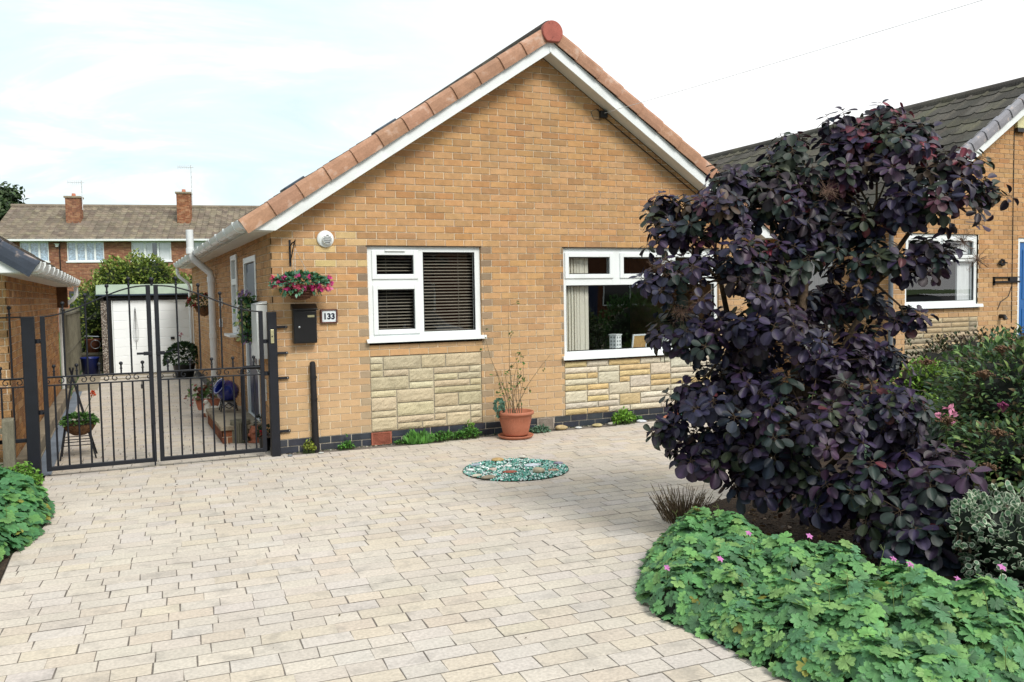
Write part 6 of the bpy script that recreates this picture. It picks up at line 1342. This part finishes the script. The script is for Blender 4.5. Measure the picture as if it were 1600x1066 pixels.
    m = MB(); m.box(-2.28, -1.86, 13.2, 13.7, 0, .42); m.box(-2.3, -1.84, 13.18, 13.2, .36, .42); tag(m.build('wooden_crate', 'wood_grey', bevel=.01), 'pale wooden crate standing in the gap left of the garage', 'crate')
    m = MB(); m.lathe([(0, .42), (.12, .42), (.17, .72), (.18, .74), (.15, .74), (0, .7)], (-2.05, 13.4, 0), 20); tag(m.build('plant_pot', 'terracotta'), 'terracotta flowerpot resting on the wooden crate beside the garage', 'plant pot')
    m = MB(); [m.tube([(-1.98+.1*cos(a), 13.12, .62+.1*sin(a)) for a in np.linspace(0, 2*pi, 19)], .012, 6) for _ in (0,)]; m.tube([(-2.2, 13.14, .82), (-1.9, 13.1, .8)], .016, 6); tag(m.build('hose_reel', 'steel'), 'grey metal ring and pipe hanging over the crate beside the garage', 'hose')
    m = MB(); m.box(-2.3, -1.82, 14.0, 14.5, 0, 1.15); m.box(-2.32, -1.8, 13.97, 14.53, 1.15, 1.2); tag(m.build('wheelie_bin', 'black_plastic', bevel=.03), 'dark bin standing in shadow behind the crate and flowerpot', 'bin')
    m = MB(); m.box(-2.28, -1.86, 8.3, 12.9, -.028, .002); tag(m.build('yard_slab', 'concrete'), kind='structure')
alley_things()

def inside_windows():
    random.seed(46); T = Thing('venetian_blind', 'slatted venetian blind hanging behind the square window', 'blind', loc=(1.68, .2, 2.1)); m = MB(); R = rotm((1, 0, 0), .40)
    for k in range(27): z = 1.20+k*.0355; s = MB(); s.obox((1.68, .125, z), R, .61, .0125, .0012); T.part(s, 'slat', ['blind_light'])
    m = MB()
    for x in (1.25, 1.68, 2.1): m.tube([(x, .11, 1.19), (x, .11, 2.13)], .0018, 4)
    m.box(1.07, 2.29, .11, .15, 2.12, 2.16); T.part(m, 'headrail', ['blind_light'])
    T = Thing('vertical_blind', 'cream vertical blinds drawn to the left side of the picture window', 'blind', loc=(3.6, .2, 1.2))
    for k in range(7): 
        x = 3.49+k*.042; s = MB(); s.obox((x, .13, 1.46), rotm((0, 0, 1), .45 if k < 5 else .2), .044, .0012, .62); T.part(s, 'louvre', ['vertical_blind'])
    s = MB(); s.obox((3.80, .13, 1.46), rotm((0, 0, 1), .1), .024, .0015, .62); T.part(s, 'louvre', ['vertical_blind']); s = MB(); s.box(3.45, 5.66, .17, .21, 2.09, 2.13); T.part(s, 'headrail', ['upvc'])
    for x, lb in ((4.22, 'white lattice candle box on the window sill between blinds and picture frame'), (4.98, 'white lattice candle box on the window sill right of the picture frame')):
        m = MB(); R = rotm((0, 0, 1), .35); z0 = .802
        m.obox((x, .15, z0+.145), R, .052, .052, .145, 0); m.obox((x, .15, z0+.295), R, .06, .06, .006, 0)
        for k in range(6):
            for j in range(2):
                for sx in (0, 1):
                    a = np.array((-.025+.05*j, -.0535, -.115+.046*k)) if sx == 0 else np.array((-.0535, -.025+.05*j, -.115+.046*k))
                    p = R@a+np.array((x, .15, z0+.145)); m.obox(p, R@rotm((0, 1, 0) if sx == 0 else (1, 0, 0), pi/4), .011 if sx == 0 else .001, .001 if sx == 0 else .011, .011, 1)
        tag(m.build('candle_box', ['upvc', 'interior_pale']), lb, 'ornament', 'lattice boxes on the window sill')
    T = Thing('picture_frame', 'white picture frame seen from behind on the window sill', 'picture frame', loc=(4.6, .25, .8)); R = rotm((0, 0, 1), .18) @ rotm((1, 0, 0), .16)
    c = np.array((4.585, .17, .95)); m = MB()
    for a, b, e, f in sub_rect([(-.125, .125, -.14, .14)], (-.108, .108, -.123, .123)): m.obox(c+R@np.array(((a+b)/2, 0, (e+f)/2)), R, (b-a)/2, .009, (f-e)/2)
    T.part(m, 'frame', ['upvc']); m = MB(); m.obox(c, R, .108, .004, .123); bb = T.part(m, 'backboard', ['hardboard']); m = MB(); m.extr([c+R@np.array(p) for p in ((-.04, -.006, -.11), (.03, -.05, -.12), (.03, -.008, .02))], R@np.array((.012, 0, 0))); T.part(m, 'strut', ['hardboard'], under=bb)

inside_windows()

# ================================================================== ACROSS THE STREET (seen in the window glass)
def street():
    random.seed(47)
    def house(x0, y, W, H, pal, lb):
        T = Thing('semi_detached_house', lb, 'house', 'houses across the street', loc=(x0+W/2, y, 0)); m = MB(); m.box(x0, x0+W, y-8, y, 0, H, 0, pal); T.part(m, 'wall', ['brick_plain'])
        m = MB(); m.extr([(x0-.3, y+.3, H), (x0-.3, y-4, H+2.4), (x0-.3, y-8.3, H)], (W+.6, 0, 0), 0, lin('#5f564e', .5)); r = T.part(m, 'roof', ['roof_tile']); m = MB(); m.box(x0+W/2-.4, x0+W/2+.4, y-4.4, y-3.6, H+1.8, H+3.2, 0, pal); T.part(m, 'chimney', ['brick_plain'], under=r)
        for a in (.12, .58):
            for z in (.9, 3.4):
                m = MB(); xa = x0+W*a; w = W*.3
                for q in sub_rect([(xa, xa+w, z, z+1.3)], (xa+.08, xa+w/2-.04, z+.08, z+1.22)): 
                    for q2 in sub_rect([q], (xa+w/2+.04, xa+w-.08, z+.08, z+1.22)): m.box(q2[0], q2[1], y-.02, y+.04, q2[2], q2[3])
                f = T.part(m, 'window', ['upvc']); m = MB(); m.poly([(xa, y+.012, z), (xa+w, y+.012, z), (xa+w, y+.012, z+1.3), (xa, y+.012, z+1.3)]); T.part(m, 'pane', ['dark_glass'], under=f)
        m = MB(); m.box(x0+W*.46, x0+W*.55, y, y+.04, 0, 2.1); T.part(m, 'door', ['door_navy'])
    for i, (x, c, lb) in enumerate([(-10, '#8a5340', 'red brick semi detached house across the street to the west'), (2.5, '#80503f', 'dark red brick house directly across the street'), (15, '#91604a', 'light red brick house across the street opposite the neighbour'), (27.5, '#855545', 'brown brick house farthest east across the street')]): house(x, -29, 11, 5.2, lin(c, .6), lb)
    def car(x, y, rz, matn, lb):
        T = Thing('parked_car', lb, 'car', 'cars parked near the house', loc=(x, y, 0)); T.o.rotation_euler = (0, 0, rz)
        def P(mb, name, mats, under=None, **k): o = mb.build(name, mats, **k); o.parent = under or T.o; return o
        st = [(-2.05, .45, .62, .70), (-1.98, .32, .80, .80), (-1.5, .25, .93, .86), (-.9, .24, .98, .88), (0, .24, .97, .89), (.9, .24, .95, .88), (1.5, .26, .88, .85), (1.95, .32, .74, .78), (2.06, .45, .60, .68)]
        m = MB(); V = []; n = 0
        for xx, zb, zt, hw in st:
            pr = [(-hw, zb), (-hw, (zb+zt)/2), (-hw*.97, zt-.08), (-hw*.86, zt), (0, zt+.03), (hw*.86, zt), (hw*.97, zt-.08), (hw, (zb+zt)/2), (hw, zb)]; n = len(pr); V += [(xx, a, b) for a, b in pr]
        F = [(i*n+k, i*n+(k+1) % n, (i+1)*n+(k+1) % n, (i+1)*n+k) for i in range(len(st)-1) for k in range(n)]+[tuple(range(n))[::-1], tuple(range((len(st)-1)*n, len(st)*n))]
        m.add(V, F, 0, smooth=True); P(m, 'body', [matn])
        m = MB(); g = [(-1.55, .93, .70), (-1.05, 1.40, .58), (-.2, 1.47, .58), (.45, 1.43, .57), (1.2, .92, .68)]
        V = []; [V.extend([(a, -c, b), (a, c, b)]) for a, b, c in g]; V += [(-1.5, -.8, .9), (-1.5, .8, .9), (1.2, -.78, .9), (1.2, .78, .9)]
        m.add(V, [(2, 4, 5, 3), (4, 6, 7, 5)], 0); P(m, 'roof', [matn])
        m = MB(); m.add(V, [(0, 2, 3, 1), (6, 8, 9, 7), (0, 10, 12, 8, 6, 4, 2), (1, 3, 5, 7, 9, 13, 11)]); P(m, 'window', ['dark_glass'])
        for sx in (-1.3, 1.3):
            for sy in (-.84, .84):
                m = MB(); m.tube([(sx, sy-.1, .31), (sx, sy+.1, .31)], .31, 24); w = P(m, 'wheel', ['rubber']); m = MB(); m.tube([(sx, sy-.105, .31), (sx, sy+.105, .31)], .19, 18); P(m, 'rim', ['steel'], w)
        for sy in (-.6, .6): m = MB(); m.ball((1.98, sy, .66), .13, n=12, sq=(.5, 1, .6)); P(m, 'headlight', ['steel'])
        for sy in (-.95, .95): m = MB(); m.ball((.75, sy, .98), .09, n=10, sq=(.6, 1, .7)); P(m, 'mirror', [matn])
    car(4.6, -11.9, 3.3, 'car_paint', 'silver hatchback parked at the kerb in front of the house'); car(14.9, -3.7, 1.75, 'car_paint', 'silver hatchback on the drive of the neighbouring bungalow')
    bush('garden_bush', 'leafy green garden bush standing in front of the neighbouring drive', 'shrub', [((8.9, -6.9, .75), (.7, .6, .8))], 2200, L_OVAL, .08, [lin('#5f9a4f', .6), lin('#74ad5a', .62), lin('#4f8444', .56)], core='#24401a')
    bush('boundary_hedge', 'green front boundary hedge by the pavement', 'hedge', [((9.5, -11.0, .5), (1.6, .4, .6)), ((12.5, -11.0, .5), (1.6, .4, .6))], 1600, L_OVAL, .10, [lin('#4f7a3f', .55), lin('#5f8a48', .58)], core='#1f3318')
street()
